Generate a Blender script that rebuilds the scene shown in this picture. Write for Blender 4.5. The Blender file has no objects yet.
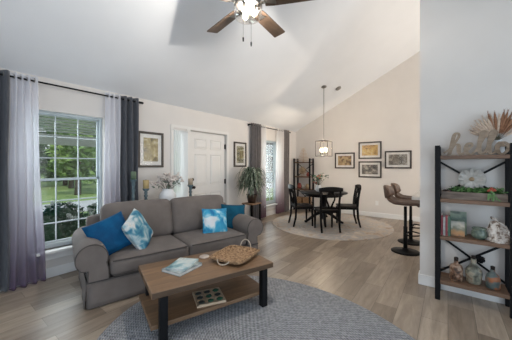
import bpy, math, random
from mathutils import Vector, Matrix, Euler, noise as mnoise
random.seed(7)
PI = math.pi
SC = bpy.context.scene
COL = SC.collection

# ------------------------------------------------------------------ camera
H = 1.38
FP = 254.0
FW = Vector((.798, .603, 0)).normalized()
RT = Vector((FW.y, -FW.x, 0))
cam_d = bpy.data.cameras.new('camera')
cam = bpy.data.objects.new('camera', cam_d); COL.objects.link(cam)
cam.location = (0, 0, H)
cam.rotation_euler = (PI/2, 0, math.atan2(-FW.x, FW.y))
cam_d.sensor_width = 36
cam_d.lens = FP/512*36
cam_d.shift_y = -5/512
cam_d.clip_start = .03
SC.camera = cam
SC.view_settings.view_transform = 'Standard'
SC.view_settings.look = 'None'
SC.view_settings.gamma = 1
SC.view_settings.use_curve_mapping = False
SC.view_settings.exposure = 0.28

# ------------------------------------------------------------------ world and lights
world = bpy.data.worlds.new('world'); SC.world = world
world.use_nodes = True
wn = world.node_tree.nodes; wl = world.node_tree.links
bg = wn['Background']
tc = wn.new('ShaderNodeTexCoord'); sp = wn.new('ShaderNodeSeparateXYZ'); rp = wn.new('ShaderNodeValToRGB')
wl.new(tc.outputs['Generated'], sp.inputs[0]); wl.new(sp.outputs['Z'], rp.inputs[0]); wl.new(rp.outputs[0], bg.inputs[0])
rp.color_ramp.elements[0].color = (.93, .96, 1, 1); rp.color_ramp.elements[1].color = (.55, .74, 1, 1)
rp.color_ramp.elements[1].position = .7
bg.inputs[1].default_value = .8

def light(name, kind, loc, energy, color=(1, 1, 1), aim=None, size=None, size_y=None):
    d = bpy.data.lights.new(name, kind); d.energy = energy; d.color = color
    o = bpy.data.objects.new(name, d); COL.objects.link(o); o.location = loc
    if aim: o.rotation_euler = Vector(aim).to_track_quat('-Z', 'Y').to_euler()
    if kind == 'AREA':
        d.shape = 'RECTANGLE'; d.size = size; d.size_y = size_y or size
    elif kind == 'POINT': d.shadow_soft_size = size or .03
    elif kind == 'SUN': d.angle = size or .02
    return o
light('sun', 'SUN', (0, -10, 20), 1.5, (1, .95, .86), aim=(.35, .75, -.95), size=.03)
# added fill lamps, out of view, behind and beside the camera and in the kitchen
light('fill_back', 'AREA', (-2.42, .2, 1.45), 36, (.60, .79, 1), aim=(1, 0, .12), size=4.2, size_y=2.3)
light('fill_side', 'AREA', (.0, -3.9, 1.45), 80, (.64, .82, 1), aim=(-.1, 1, .2), size=3.4, size_y=2.3)
light('fill_kitchen', 'AREA', (5.4, -3.9, 1.5), 150, (1, .94, .86), aim=(0, 1, .08), size=3, size_y=2.2)
light('daylight_window', 'AREA', (1.17, 4.04, 1.2), 12, (.88, .94, 1), aim=(0, -1, 0), size=.7, size_y=1.5)
light('daylight_sidelight', 'AREA', (2.86, 4.045, 1.2), 1.6, (.9, .95, 1), aim=(0, -1, 0), size=.24, size_y=1.6)
light('daylight_dining_window', 'AREA', (5.8, 4.04, 1.2), 12, (.9, .95, 1), aim=(0, -1, 0), size=.7, size_y=1.5)

# ------------------------------------------------------------------ helpers
def ray(x, y): return FW + RT*((x-256)/FP) + Vector((0, 0, (165-y)/FP))
def at(x, y, axis, v):
    d = ray(x, y); o = Vector((0, 0, H)); t = (v-o[axis])/d[axis]
    return o+d*t

def ssmooth(t): return t*t*(3-2*t)

class MB:
    def __init__(s): s.v = []; s.f = []; s.sm = []
    def add(s, vs, fs, smooth=False):
        n = len(s.v); s.v += [tuple(v) for v in vs]
        for f in fs: s.f.append([n+i for i in f]); s.sm.append(smooth)
        return s
    def box(s, x0, x1, y0, y1, z0, z1, M=None):
        vs = [Vector((x, y, z)) for z in (z0, z1) for y in (y0, y1) for x in (x0, x1)]
        if M: vs = [M @ v for v in vs]
        return s.add(vs, [(0, 2, 3, 1), (4, 5, 7, 6), (0, 1, 5, 4), (2, 6, 7, 3), (0, 4, 6, 2), (1, 3, 7, 5)])
    def bar(s, p0, p1, w, h=None, up=(0, 0, 1)):
        p0 = Vector(p0); p1 = Vector(p1); d = (p1-p0).normalized(); u = Vector(up)
        if abs(d.dot(u)) > .98: u = Vector((0, 1, 0))
        a = d.cross(u).normalized(); b = a.cross(d); h = h or w
        vs = [p+a*(i*w/2)+b*(j*h/2) for p in (p0, p1) for i, j in ((-1, -1), (1, -1), (1, 1), (-1, 1))]
        return s.add(vs, [(0, 3, 2, 1), (4, 5, 6, 7)]+[(i, (i+1) % 4, 4+(i+1) % 4, 4+i) for i in range(4)])
    def tube(s, pts, r, n=10, closed=False, cap=True):
        pts = [Vector(p) for p in pts]; m = len(pts)
        rs = r if isinstance(r, (list, tuple)) else [r]*m
        vs = []; prev = None
        for i, p in enumerate(pts):
            if closed: d = pts[(i+1) % m]-pts[i-1]
            else: d = pts[min(i+1, m-1)]-pts[max(i-1, 0)]
            d.normalize()
            if prev is None:
                u = Vector((0, 0, 1)) if abs(d.z) < .9 else Vector((1, 0, 0))
                a = d.cross(u).normalized()
            else: a = (prev-d*prev.dot(d)).normalized()
            prev = a; b = d.cross(a)
            vs += [p+(a*math.cos(t)+b*math.sin(t))*rs[i] for t in [2*PI*k/n for k in range(n)]]
        fs = []
        for i in range(m if closed else m-1):
            j = (i+1) % m
            fs += [(i*n+k, i*n+(k+1) % n, j*n+(k+1) % n, j*n+k) for k in range(n)]
        s.add(vs, fs, True)
        if cap and not closed:
            b0 = len(s.v)-m*n
            s.f.append([b0+k for k in reversed(range(n))]); s.sm.append(False)
            s.f.append([b0+(m-1)*n+k for k in range(n)]); s.sm.append(False)
        return s
    def lathe(s, prof, c=(0, 0, 0), n=24, cap=True, smooth=True, M=None):
        c = Vector(c); vs = []
        for r, z in prof: vs += [c+Vector((r*math.cos(2*PI*k/n), r*math.sin(2*PI*k/n), z)) for k in range(n)]
        if M: vs = [M @ v for v in vs]
        m = len(prof)
        s.add(vs, [(i*n+k, i*n+(k+1) % n, (i+1)*n+(k+1) % n, (i+1)*n+k) for i in range(m-1) for k in range(n)], smooth)
        if cap:
            b0 = len(s.v)-m*n
            s.f.append([b0+k for k in reversed(range(n))]); s.sm.append(False)
            s.f.append([b0+(m-1)*n+k for k in range(n)]); s.sm.append(False)
        return s
    def cyl(s, p0, p1, r, n=16): return s.tube([p0, p1], r, n)
    def prism(s, poly, vec, smooth=False):
        n = len(poly); vec = Vector(vec); a = [Vector(p) for p in poly]
        s.add(a+[p+vec for p in a], [(i, (i+1) % n, n+(i+1) % n, n+i) for i in range(n)], smooth)
        b0 = len(s.v)-2*n
        s.f.append([b0+k for k in reversed(range(n))]); s.sm.append(False)
        s.f.append([b0+n+k for k in range(n)]); s.sm.append(False)
        return s
    def grid(s, fn, nu, nv, smooth=True, closed_u=False):
        vs = [fn(i/nu, j/nv) for j in range(nv+1) for i in range(nu+1)]
        return s.add(vs, [(j*(nu+1)+i, j*(nu+1)+i+1, (j+1)*(nu+1)+i+1, (j+1)*(nu+1)+i) for j in range(nv) for i in range(nu)], smooth)
    def cushion(s, c, size, r, puff=(0, 0, 0), n=8, M=None):
        """soft rounded box with bulging faces"""
        c = Vector(c); hx, hy, hz = [q/2 for q in size]
        r = min(r, hx, hy, hz)
        key = {}; vs = []; fs = []
        def vid(i, j, k):
            if (i, j, k) in key: return key[i, j, k]
            def par(t, h):
                q = -1+2*t/n
                return h*math.copysign(abs(q)**.75, q) if q else 0
            p = Vector((par(i, hx), par(j, hy), par(k, hz)))
            q = Vector((max(-hx+r, min(hx-r, p.x)), max(-hy+r, min(hy-r, p.y)), max(-hz+r, min(hz-r, p.z))))
            d = p-q
            if d.length > 1e-6: p = q+d.normalized()*r
            u, v, w = p.x/hx, p.y/hy, p.z/hz
            p.x += puff[0]*u*(1-v*v)*(1-w*w); p.y += puff[1]*v*(1-u*u)*(1-w*w); p.z += puff[2]*w*(1-u*u)*(1-v*v)
            p = (M @ p if M else p)+c
            key[i, j, k] = len(vs); vs.append(p); return key[i, j, k]
        for a in range(n):
            for b in range(n):
                fs.append((vid(a, b, 0), vid(a, b+1, 0), vid(a+1, b+1, 0), vid(a+1, b, 0)))
                fs.append((vid(a, b, n), vid(a+1, b, n), vid(a+1, b+1, n), vid(a, b+1, n)))
                fs.append((vid(a, 0, b), vid(a+1, 0, b), vid(a+1, 0, b+1), vid(a, 0, b+1)))
                fs.append((vid(a, n, b), vid(a, n, b+1), vid(a+1, n, b+1), vid(a+1, n, b)))
                fs.append((vid(0, a, b), vid(0, a, b+1), vid(0, a+1, b+1), vid(0, a+1, b)))
                fs.append((vid(n, a, b), vid(n, a+1, b), vid(n, a+1, b+1), vid(n, a, b+1)))
        return s.add(vs, fs, True)
    def blob(s, c, r, n=10, m=7, squash=(1, 1, 1), amp=0, seed=0):
        c = Vector(c); sq = Vector(squash)
        def fn(u, v):
            a = 2*PI*u; b = PI*v
            d = Vector((math.sin(b)*math.cos(a), math.sin(b)*math.sin(a), -math.cos(b)))
            k = r*(1+amp*mnoise.noise(d*1.7+Vector((seed, seed*.7, 0))))
            return c+Vector((d.x*sq.x, d.y*sq.y, d.z*sq.z))*k
        return s.grid(fn, n, m)
    def build(s, name, m=None, parent=None, bevel=0, solid=0, sub=0, loc=None, rot=None, segs=2):
        me = bpy.data.meshes.new(name); me.from_pydata(s.v, [], s.f); me.update()
        me.polygons.foreach_set('use_smooth', s.sm)
        o = bpy.data.objects.new(name, me); COL.objects.link(o)
        for q in (m if isinstance(m, (list, tuple)) else [m]):
            if q: me.materials.append(q)
        if parent: o.parent = parent
        if loc is not None: o.location = loc
        if rot is not None: o.rotation_euler = rot
        if solid:
            q = o.modifiers.new('solid', 'SOLIDIFY'); q.thickness = solid; q.offset = 0
        if bevel:
            q = o.modifiers.new('bevel', 'BEVEL'); q.width = bevel; q.segments = segs; q.limit_method = 'ANGLE'
        if sub:
            q = o.modifiers.new('sub', 'SUBSURF'); q.levels = sub; q.render_levels = sub
        return o

def thing(name, label, cat, loc=(0, 0, 0), rz=0, group=None):
    o = bpy.data.objects.new(name, None); COL.objects.link(o)
    o.empty_display_size = .1
    o.location = loc; o.rotation_euler = (0, 0, rz)
    return tag(o, label, cat, group)
def tag(o, label, cat, group=None):
    o['label'] = label; o['category'] = cat
    if group: o['group'] = group
    return o
def struct(o): o['kind'] = 'structure'; return o
def dup(root, loc, rz, label):
    r = root.copy(); COL.objects.link(r); r.location = loc; r.rotation_euler = (0, 0, rz); r['label'] = label
    for ch in list(root.children):
        c = ch.copy(); COL.objects.link(c); c.parent = r
        for g in ch.children:
            d = g.copy(); COL.objects.link(d); d.parent = c
    return r

# ------------------------------------------------------------------ materials
def mat(name, c, rough=.5, metal=0, c2=None, scale=8, stretch=(1, 1, 1), detail=4, bump=0, bscale=None, spec=.5,
        sheen=0, lo=.35, hi=.65, coords='Object', coat=0):
    m = bpy.data.materials.new(name); m.use_nodes = True
    N = m.node_tree.nodes; L = m.node_tree.links; b = N['Principled BSDF']
    b.inputs['Base Color'].default_value = (*c, 1); b.inputs['Roughness'].default_value = rough
    b.inputs['Metallic'].default_value = metal; b.inputs['Specular IOR Level'].default_value = spec
    if sheen: b.inputs['Sheen Weight'].default_value = sheen
    if coat: b.inputs['Coat Weight'].default_value = coat
    t = N.new('ShaderNodeTexCoord'); mp = N.new('ShaderNodeMapping'); mp.inputs['Scale'].default_value = stretch
    L.new(t.outputs[coords], mp.inputs[0])
    nz = N.new('ShaderNodeTexNoise'); nz.inputs['Scale'].default_value = scale; nz.inputs['Detail'].default_value = detail
    L.new(mp.outputs[0], nz.inputs['Vector'])
    r = N.new('ShaderNodeValToRGB')
    c2 = c2 or tuple(q*.86 for q in c)
    r.color_ramp.elements[0].position = lo; r.color_ramp.elements[1].position = hi
    r.color_ramp.elements[0].color = (*c2, 1); r.color_ramp.elements[1].color = (*c, 1)
    L.new(nz.outputs['Fac'], r.inputs[0]); L.new(r.outputs[0], b.inputs['Base Color'])
    if bump:
        n2 = N.new('ShaderNodeTexNoise'); n2.inputs['Scale'].default_value = bscale or scale*4; n2.inputs['Detail'].default_value = 3
        L.new(mp.outputs[0], n2.inputs['Vector'])
        bp = N.new('ShaderNodeBump'); bp.inputs['Strength'].default_value = bump; bp.inputs['Distance'].default_value = .01
        L.new(n2.outputs['Fac'], bp.inputs['Height']); L.new(bp.outputs[0], b.inputs['Normal'])
    return m
def nodes_of(m): return m.node_tree.nodes, m.node_tree.links, m.node_tree.nodes['Principled BSDF']
def emis(name, c, st):
    m = mat(name, c); N, L, b = nodes_of(m)
    b.inputs['Emission Color'].default_value = (*c, 1); b.inputs['Emission Strength'].default_value = st
    return m
def glass(name, tint=(1, 1, 1), refl=.08, rough=.02, seeded=0, fres=.5):
    m = bpy.data.materials.new(name); m.use_nodes = True
    N = m.node_tree.nodes; L = m.node_tree.links; N.remove(N['Principled BSDF'])
    tr = N.new('ShaderNodeBsdfTransparent'); tr.inputs[0].default_value = (*tint, 1)
    gl = N.new('ShaderNodeBsdfGlossy'); gl.inputs['Roughness'].default_value = rough
    fr = N.new('ShaderNodeLayerWeight'); fr.inputs[0].default_value = .25
    mu = N.new('ShaderNodeMath'); mu.operation = 'MULTIPLY_ADD'; mu.inputs[1].default_value = fres; mu.inputs[2].default_value = refl
    mx = N.new('ShaderNodeMixShader')
    L.new(fr.outputs['Fresnel'], mu.inputs[0]); L.new(mu.outputs[0], mx.inputs[0])
    L.new(tr.outputs[0], mx.inputs[1]); L.new(gl.outputs[0], mx.inputs[2])
    L.new(mx.outputs[0], N['Material Output'].inputs[0])
    if seeded:
        df = N.new('ShaderNodeBsdfTranslucent'); df.inputs[0].default_value = (.9, .88, .84, 1)
        vz = N.new('ShaderNodeTexVoronoi'); vz.inputs['Scale'].default_value = 60
        t = N.new('ShaderNodeTexCoord'); L.new(t.outputs['Object'], vz.inputs['Vector'])
        r = N.new('ShaderNodeMapRange'); r.inputs[1].default_value = 0; r.inputs[2].default_value = .5
        r.inputs[3].default_value = seeded*3; r.inputs[4].default_value = seeded
        L.new(vz.outputs['Distance'], r.inputs[0])
        m2 = N.new('ShaderNodeMixShader'); L.new(r.outputs[0], m2.inputs[0]); L.new(mx.outputs[0], m2.inputs[1]); L.new(df.outputs[0], m2.inputs[2])
        L.new(m2.outputs[0], N['Material Output'].inputs[0])
    return m
def sheer(name, top, bot, z0, z1, alpha=.35):
    """thin see-through cloth dyed in a vertical ombre"""
    m = bpy.data.materials.new(name); m.use_nodes = True
    N = m.node_tree.nodes; L = m.node_tree.links; N.remove(N['Principled BSDF'])
    t = N.new('ShaderNodeTexCoord'); sx = N.new('ShaderNodeSeparateXYZ'); L.new(t.outputs['Object'], sx.inputs[0])
    mr = N.new('ShaderNodeMapRange'); mr.inputs[1].default_value = z0; mr.inputs[2].default_value = z1
    L.new(sx.outputs['Z'], mr.inputs[0])
    mc = N.new('ShaderNodeMix'); mc.data_type = 'RGBA'
    L.new(mr.outputs[0], mc.inputs['Factor']); mc.inputs['A'].default_value = (*bot, 1); mc.inputs['B'].default_value = (*top, 1)
    df = N.new('ShaderNodeBsdfDiffuse'); tl = N.new('ShaderNodeBsdfTranslucent'); tr = N.new('ShaderNodeBsdfTransparent')
    L.new(mc.outputs['Result'], df.inputs[0]); L.new(mc.outputs['Result'], tl.inputs[0])
    a = N.new('ShaderNodeMixShader'); a.inputs[0].default_value = .45; L.new(df.outputs[0], a.inputs[1]); L.new(tl.outputs[0], a.inputs[2])
    b = N.new('ShaderNodeMixShader'); b.inputs[0].default_value = alpha; L.new(a.outputs[0], b.inputs[1]); L.new(tr.outputs[0], b.inputs[2])
    L.new(b.outputs[0], N['Material Output'].inputs[0])
    return m
def planks(name, cols, bw, rh, grain=1.0, rough=.4, coords='Object', rot=(0, 0, 0), mortar=.0015):
    m = mat(name, cols[0], rough); N, L, b = nodes_of(m)
    t = N.new('ShaderNodeTexCoord'); mp = N.new('ShaderNodeMapping'); mp.inputs['Rotation'].default_value = rot
    L.new(t.outputs[coords], mp.inputs[0])
    br = N.new('ShaderNodeTexBrick'); br.offset = .37; br.offset_frequency = 2; br.squash = 1
    br.inputs['Scale'].default_value = 1; br.inputs['Brick Width'].default_value = bw; br.inputs['Row Height'].default_value = rh
    br.inputs['Mortar Size'].default_value = mortar; br.inputs['Mortar Smooth'].default_value = .2; br.inputs['Bias'].default_value = -.1
    br.inputs['Color1'].default_value = (*cols[0], 1); br.inputs['Color2'].default_value = (*cols[1], 1); br.inputs['Mortar'].default_value = (*[q*.55 for q in cols[1]], 1)
    L.new(mp.outputs[0], br.inputs['Vector'])
    m2 = N.new('ShaderNodeMapping'); m2.inputs['Scale'].default_value = (1.6, 11, 11); L.new(mp.outputs[0], m2.inputs[0])
    nz = N.new('ShaderNodeTexNoise'); nz.inputs['Scale'].default_value = 1.6; nz.inputs['Detail'].default_value = 7; nz.inputs['Roughness'].default_value = .65
    nz.inputs['Distortion'].default_value = .6
    L.new(m2.outputs[0], nz.inputs['Vector'])
    r = N.new('ShaderNodeValToRGB'); r.color_ramp.elements[0].position = .3; r.color_ramp.elements[1].position = .72
    g = grain
    r.color_ramp.elements[0].color = (1-.42*g, 1-.46*g, 1-.5*g, 1); r.color_ramp.elements[1].color = (1+.12*g, 1+.1*g, 1+.08*g, 1)
    L.new(nz.outputs['Fac'], r.inputs[0])
    n3 = N.new('ShaderNodeTexNoise'); n3.inputs['Scale'].default_value = .9; n3.inputs['Detail'].default_value = 3
    m3 = N.new('ShaderNodeMapping'); m3.inputs['Scale'].default_value = (.8, 3.5, 1); L.new(mp.outputs[0], m3.inputs[0]); L.new(m3.outputs[0], n3.inputs['Vector'])
    mx = N.new('ShaderNodeMix'); mx.data_type = 'RGBA'; mx.blend_type = 'MULTIPLY'; mx.inputs['Factor'].default_value = 1
    L.new(br.outputs['Color'], mx.inputs['A']); L.new(r.outputs[0], mx.inputs['B'])
    r3 = N.new('ShaderNodeValToRGB'); r3.color_ramp.elements[0].position = .35; r3.color_ramp.elements[1].position = .65
    r3.color_ramp.elements[0].color = (1-.15*g, 1-.15*g, 1-.14*g, 1); r3.color_ramp.elements[1].color = (1.06, 1.05, 1.04, 1)
    L.new(n3.outputs['Fac'], r3.inputs[0])
    mx2 = N.new('ShaderNodeMix'); mx2.data_type = 'RGBA'; mx2.blend_type = 'MULTIPLY'; mx2.inputs['Factor'].default_value = 1
    L.new(mx.outputs['Result'], mx2.inputs['A']); L.new(r3.outputs[0], mx2.inputs['B'])
    L.new(mx2.outputs['Result'], b.inputs['Base Color'])
    bp = N.new('ShaderNodeBump'); bp.inputs['Strength'].default_value = .12; bp.inputs['Distance'].default_value = .004
    L.new(nz.outputs['Fac'], bp.inputs['Height']); L.new(bp.outputs[0], b.inputs['Normal'])
    return m
def ramp_noise(name, stops, scale, rough=.6, stretch=(1, 1, 1), detail=5, distort=0, coords='Object', offset=(0, 0, 0), sheen=0):
    m = mat(name, (1, 1, 1), rough, sheen=sheen); N, L, b = nodes_of(m)
    nz = [n for n in N if n.type == 'TEX_NOISE'][0]; nz.inputs['Scale'].default_value = scale; nz.inputs['Detail'].default_value = detail
    nz.inputs['Distortion'].default_value = distort
    mp = [n for n in N if n.type == 'MAPPING'][0]; mp.inputs['Scale'].default_value = stretch; mp.inputs['Location'].default_value = offset
    t = [n for n in N if n.type == 'TEX_COORD'][0]; L.new(t.outputs[coords], mp.inputs[0])
    r = [n for n in N if n.type == 'VALTORGB'][0]; cr = r.color_ramp
    while len(cr.elements) > 2: cr.elements.remove(cr.elements[-1])
    for i, (p, c) in enumerate(stops):
        e = cr.elements[i] if i < 2 else cr.elements.new(p)
        e.position = p; e.color = (*c, 1)
    return m

M = {}
M['wall'] = mat('wall_paint', (.72, .68, .64), .85, c2=(.70, .66, .62), scale=3, bump=.05, bscale=160)
M['ceil'] = mat('ceiling_paint', (.80, .815, .835), .9, c2=(.785, .80, .82), scale=3, bump=.12, bscale=90)
M['trim'] = mat('white_trim', (.82, .81, .79), .4, c2=(.80, .79, .77))
M['vinyl'] = mat('window_vinyl', (.52, .58, .60), .45, c2=(.50, .56, .58))
M['door'] = mat('door_white', (.76, .735, .70), .4, c2=(.745, .72, .685))
M['floor'] = planks('plank_floor', [(.48, .395, .31), (.225, .175, .132)], 1.05, .195, .8, .34)
M['black'] = mat('black_metal', (.009, .009, .010), .5, .0, spec=.15)
M['blackwood'] = mat('black_wood', (.007, .006, .006), .45, c2=(.005, .004, .004), scale=20, spec=.15)
M['bronze'] = mat('dark_bronze', (.03, .022, .018), .4, .7)
M['charcoal'] = mat('charcoal_drape', (.085, .088, .10), .9, c2=(.065, .068, .078), scale=60, stretch=(1, 1, .2), sheen=.3)
M['taupe'] = mat('taupe_drape', (.16, .14, .135), .9, c2=(.12, .105, .10), scale=60, stretch=(1, 1, .2), sheen=.3)
M['sheer'] = sheer('ombre_sheer', (.90, .90, .95), (.10, .042, .14), .0, 1.45, .26)
M['sheer2'] = sheer('ombre_sheer_dining', (.85, .83, .82), (.24, .13, .17), .05, 1.25, .18)
M['voile'] = sheer('white_voile', (.92, .93, .94), (.86, .88, .9), 0, 2, .3)
M['glass'] = glass('window_glass', (.97, .99, .98), .04)
M['sofa'] = mat('sofa_fabric', (.165, .138, .123), .92, c2=(.138, .115, .102), scale=7, bump=.1, bscale=420, sheen=.08)
M['piping'] = mat('sofa_piping', (.075, .063, .057), .92)
M['oak'] = planks('table_oak', [(.27, .160, .086), (.195, .114, .060)], 3, .125, .8, .5, mortar=.001)
M['shelfwood'] = planks('shelf_walnut', [(.21, .125, .078), (.17, .10, .062)], 3, .3, 1.0, .5, rot=(0, 0, PI/2), mortar=0)
M['blade'] = planks('blade_wood', [(.095, .064, .045), (.075, .050, .035)], 3, .3, 1.0, .45, mortar=0)
M['nickel'] = mat('brushed_nickel', (.27, .255, .235), .38, .9)
M['wicker'] = mat('wicker', (.47, .29, .155), .7, c2=(.17, .09, .04), scale=46, bump=.5, bscale=120)
M['leather'] = mat('brown_leather', (.13, .072, .045), .45, c2=(.085, .045, .028), scale=20, bump=.2, bscale=120)

# ------------------------------------------------------------------ room shell
WY = 3.9; GX = 7.3; SL = .506; EZ = 2.44; RZ = EZ+SL*WY
def zc(y): return RZ-SL*abs(y)
X0, Y0 = -2.5, -4.0
struct(MB().box(X0-.15, GX+.15, Y0-.15, WY+.15, -.1, 0).build('floor', M['floor']))
c = MB()
c.prism([(X0-.15, WY+.5, zc(WY+.5)), (X0-.15, 0, RZ), (X0-.15, Y0-.5, zc(Y0-.5)), (X0-.15, Y0-.5, zc(Y0-.5)+.15), (X0-.15, 0, RZ+.15), (X0-.15, WY+.5, zc(WY+.5)+.15)], (GX-X0+.3, 0, 0))
struct(c.build('ceiling', M['ceil']))
# openings in the window wall: x0, x1, z0, z1
W1 = (.77, 1.58, .34, 2.05); W2 = (5.40, 6.22, .30, 2.05); SD = (2.72, 3.0, .22, 2.0); DR = (3.09, 4.08, 0, 2.04)
def holed(name, lo, hi, holes, box, m):
    b = MB(); x = lo[0]
    for (a, e, z0, z1) in sorted(holes):
        if a > x: box(b, x, a, lo[1], hi[1])
        if z0 > lo[1]: box(b, a, e, lo[1], z0)
        box(b, a, e, z1, hi[1]); x = e
    box(b, x, hi[0], lo[1], hi[1])
    return struct(b.build(name, m))
holed('wall_left', (X0-.15, 0), (GX+.15, zc(WY+.15)+.1), [W1, W2, SD, DR], lambda b, a, e, z0, z1: b.box(a, e, WY, WY+.15, z0, z1), M['wall'])
g = MB().prism([(GX, Y0-.15, 0), (GX, WY+.15, 0), (GX, WY+.15, zc(WY+.15)+.05), (GX, 0, RZ+.05), (GX, Y0-.15, zc(Y0-.15)+.05)], (.15, 0, 0))
struct(g.build('wall_far', M['wall']))
struct(MB().prism([(3.5, Y0, 0), (3.5, .26, 0), (3.5, .26, zc(.26)+.05), (3.5, 0, RZ+.05), (3.5, Y0, zc(Y0)+.05)], (.12, 0, 0)).build('wall_right', M['wall']))
b = MB()
for (a, e, z0, z1) in [(Y0-.15, -1.9, 0, 2.6), (2.3, WY+.15, 0, 2.6)]: b.box(X0-.15, X0, a, e, z0, z1)
b.prism([(X0-.15, Y0-.15, 2.3), (X0-.15, WY+.15, 2.3), (X0-.15, WY+.15, zc(WY+.15)+.05), (X0-.15, 0, RZ+.05), (X0-.15, Y0-.15, zc(Y0-.15)+.05)], (.15, 0, 0))
struct(b.build('wall_back', M['wall']))
holed('wall_side', (X0-.15, 0), (GX+.15, zc(Y0-.15)+.1), [(-1.3, 2.9, 0, 2.3), (3.9, 6.9, .9, 2.2)], lambda b, a, e, z0, z1: b.box(a, e, Y0-.15, Y0, z0, z1), M['wall'])
BH, BT = .12, .016
def base(name, segs):
    b = MB()
    for s in segs: b.box(*s, 0, BH); 
    struct(b.build(name, M['trim'], bevel=.006))
base('baseboard_left', [(X0, SD[0]-.08, WY-BT, WY), (DR[1]+.075, GX-BT, WY-BT, WY)])
base('baseboard_far', [(GX-BT, GX, Y0, WY)])
base('baseboard_right', [(3.5-BT, 3.5, Y0, .26+BT), (3.5, 3.62, .26, .26+BT)])

# windows ---------------------------------------------------------
def window(i, w, cols):
    x0, x1, z0, z1 = w; root = struct(bpy.data.objects.new('window_%d' % i, None)); COL.objects.link(root); root.location = (x0, WY+.10, z0)
    W, Hh = x1-x0, z1-z0; fw = .03
    f = MB(); y0, y1 = -.03, .05
    f.box(0, fw, y0, y1, 0, Hh); f.box(W-fw, W, y0, y1, 0, Hh); f.box(fw, W-fw, y0, y1, 0, fw+.02); f.box(fw, W-fw, y0, y1, Hh-fw, Hh)
    f.build('window_frame', M['vinyl'], root, bevel=.004)
    half = Hh/2
    for k, (a, e) in enumerate([(fw, half), (half, Hh-fw)]):
        yy = 0 if k == 0 else .025
        s = MB(); s.box(fw, W-fw, yy-.012, yy+.012, a if k else a+.02, a+.014 if k else a+.05); s.box(fw, W-fw, yy-.012, yy+.012, e-.014, e)
        s.box(fw, fw+.022, yy-.012, yy+.012, a, e); s.box(W-fw-.022, W-fw, yy-.012, yy+.012, a, e)
        so = s.build('window_sash', M['vinyl'], root)
        mb = MB()
        for c_ in range(1, cols):
            x = fw+(W-2*fw)*c_/cols; mb.box(x-.0065, x+.0065, yy-.006, yy+.006, a, e)
        for r_ in (1, 2):
            z = a+(e-a)*r_/3; mb.box(fw, W-fw, yy-.008, yy+.008, z-.0065, z+.0065)
        mb.build('muntin', M['vinyl'], so)
        MB().box(fw, W-fw, yy-.002, yy+.002, a, e).build('pane', M['glass'], so)
    s = MB().box(.0, W+.06, -.19, -.03, -.03, 0); s.box(.0, W+.04, -.122, -.1, -.12, -.03)
    s.build('window_sill', M['trim'], root, bevel=.006)
    return root
window(1, W1, 3); window(2, W2, 3)
# sidelight
root = struct(bpy.data.objects.new('window_3', None)); COL.objects.link(root); root.location = (SD[0], WY+.08, SD[2])
w, h = SD[1]-SD[0], SD[3]-SD[2]
f = MB().box(0, .03, -.03, .05, 0, h).box(w-.03, w, -.03, .05, 0, h).box(.03, w-.03, -.03, .05, 0, .04).box(.03, w-.03, -.03, .05, h-.04, h)
for k in (1, 2, 3): f.box(.03, w-.03, 0, .02, h*k/4-.008, h*k/4+.008)
f.build('window_frame', M['trim'], root)
MB().box(.03, w-.03, .008, .012, .04, h-.04).build('pane', M['glass'], root)
t = MB().box(-.02, .0, -.05, .05, -.22, h+.02)
# casing round sidelight and door
t = MB()
for (a, e, z0, z1) in [(SD[0]-.055, SD[0]-.005, 0, 2.05), (SD[1]+.005, DR[0]-.005, 0, 2.05), (DR[1]+.005, DR[1]+.055, 0, 2.05), (SD[0]-.055, DR[1]+.055, 2.05, 2.1)]:
    t.box(a, e, WY-.018, WY, z0, z1)
struct(t.build('trim_1', M['door']))
# entry door, six panels
dr = struct(bpy.data.objects.new('door_1', None)); COL.objects.link(dr); dr.location = (DR[0]+.02, WY+.055, 0)
dw = DR[1]-DR[0]-.04
d = MB().box(0, dw, -.015, .03, .01, 2.02); d.build('slab', M['door'], dr, bevel=.003)
for (z0, z1) in [(.24, .82), (.98, 1.60), (1.70, 1.90)]:
    for (a, e) in [(.12, dw/2-.055), (dw/2+.055, dw-.12)]:
        p = MB()
        # raised and fielded panel
        y = -.015
        o4 = [(a, z0), (e, z0), (e, z1), (a, z1)]; s1 = .022; s2 = .05
        rings = [[(a, z0, y), (e, z0, y), (e, z1, y), (a, z1, y)],
                 [(a+.008, z0+.008, y-.012), (e-.008, z0+.008, y-.012), (e-.008, z1-.008, y-.012), (a+.008, z1-.008, y-.012)],
                 [(a+s1, z0+s1, y-.001), (e-s1, z0+s1, y-.001), (e-s1, z1-s1, y-.001), (a+s1, z1-s1, y-.001)],
                 [(a+s2, z0+s2, y-.012), (e-s2, z0+s2, y-.012), (e-s2, z1-s2, y-.012), (a+s2, z1-s2, y-.012)]]
        vs = [(x, yy, z) for r in rings for (x, z, yy) in r]
        fs = [(r*4+k, r*4+(k+1) % 4, r*4+4+(k+1) % 4, r*4+4+k) for r in range(3) for k in range(4)]+[(12, 13, 14, 15)]
        p.add(vs, fs); p.build('panel', M['door'], dr)
Ry = Matrix.Rotation(PI/2, 4, 'X')
MB().lathe([(.032, 0), (.032, .008), (.012, .012), (.012, .04), (.026, .045), (.03, .058), (.024, .07), (.001, .074)], n=16, M=Matrix.Translation((.065, -.015, .95)) @ Ry).build('door_knob', M['bronze'], dr)
MB().lathe([(.03, 0), (.03, .012), (.026, .018), (.012, .02), (.012, .032), (.001, .033)], n=16, M=Matrix.Translation((.065, -.015, 1.10)) @ Ry).build('deadbolt', M['bronze'], dr)
for z in (.25, 1.02, 1.78): MB().box(dw-.012, dw+.02, -.034, -.015, z-.05, z+.05).cyl((dw+.008, -.036, z-.055), (dw+.008, -.036, z+.055), .008, 8).build('hinge', M['bronze'], dr)
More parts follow.
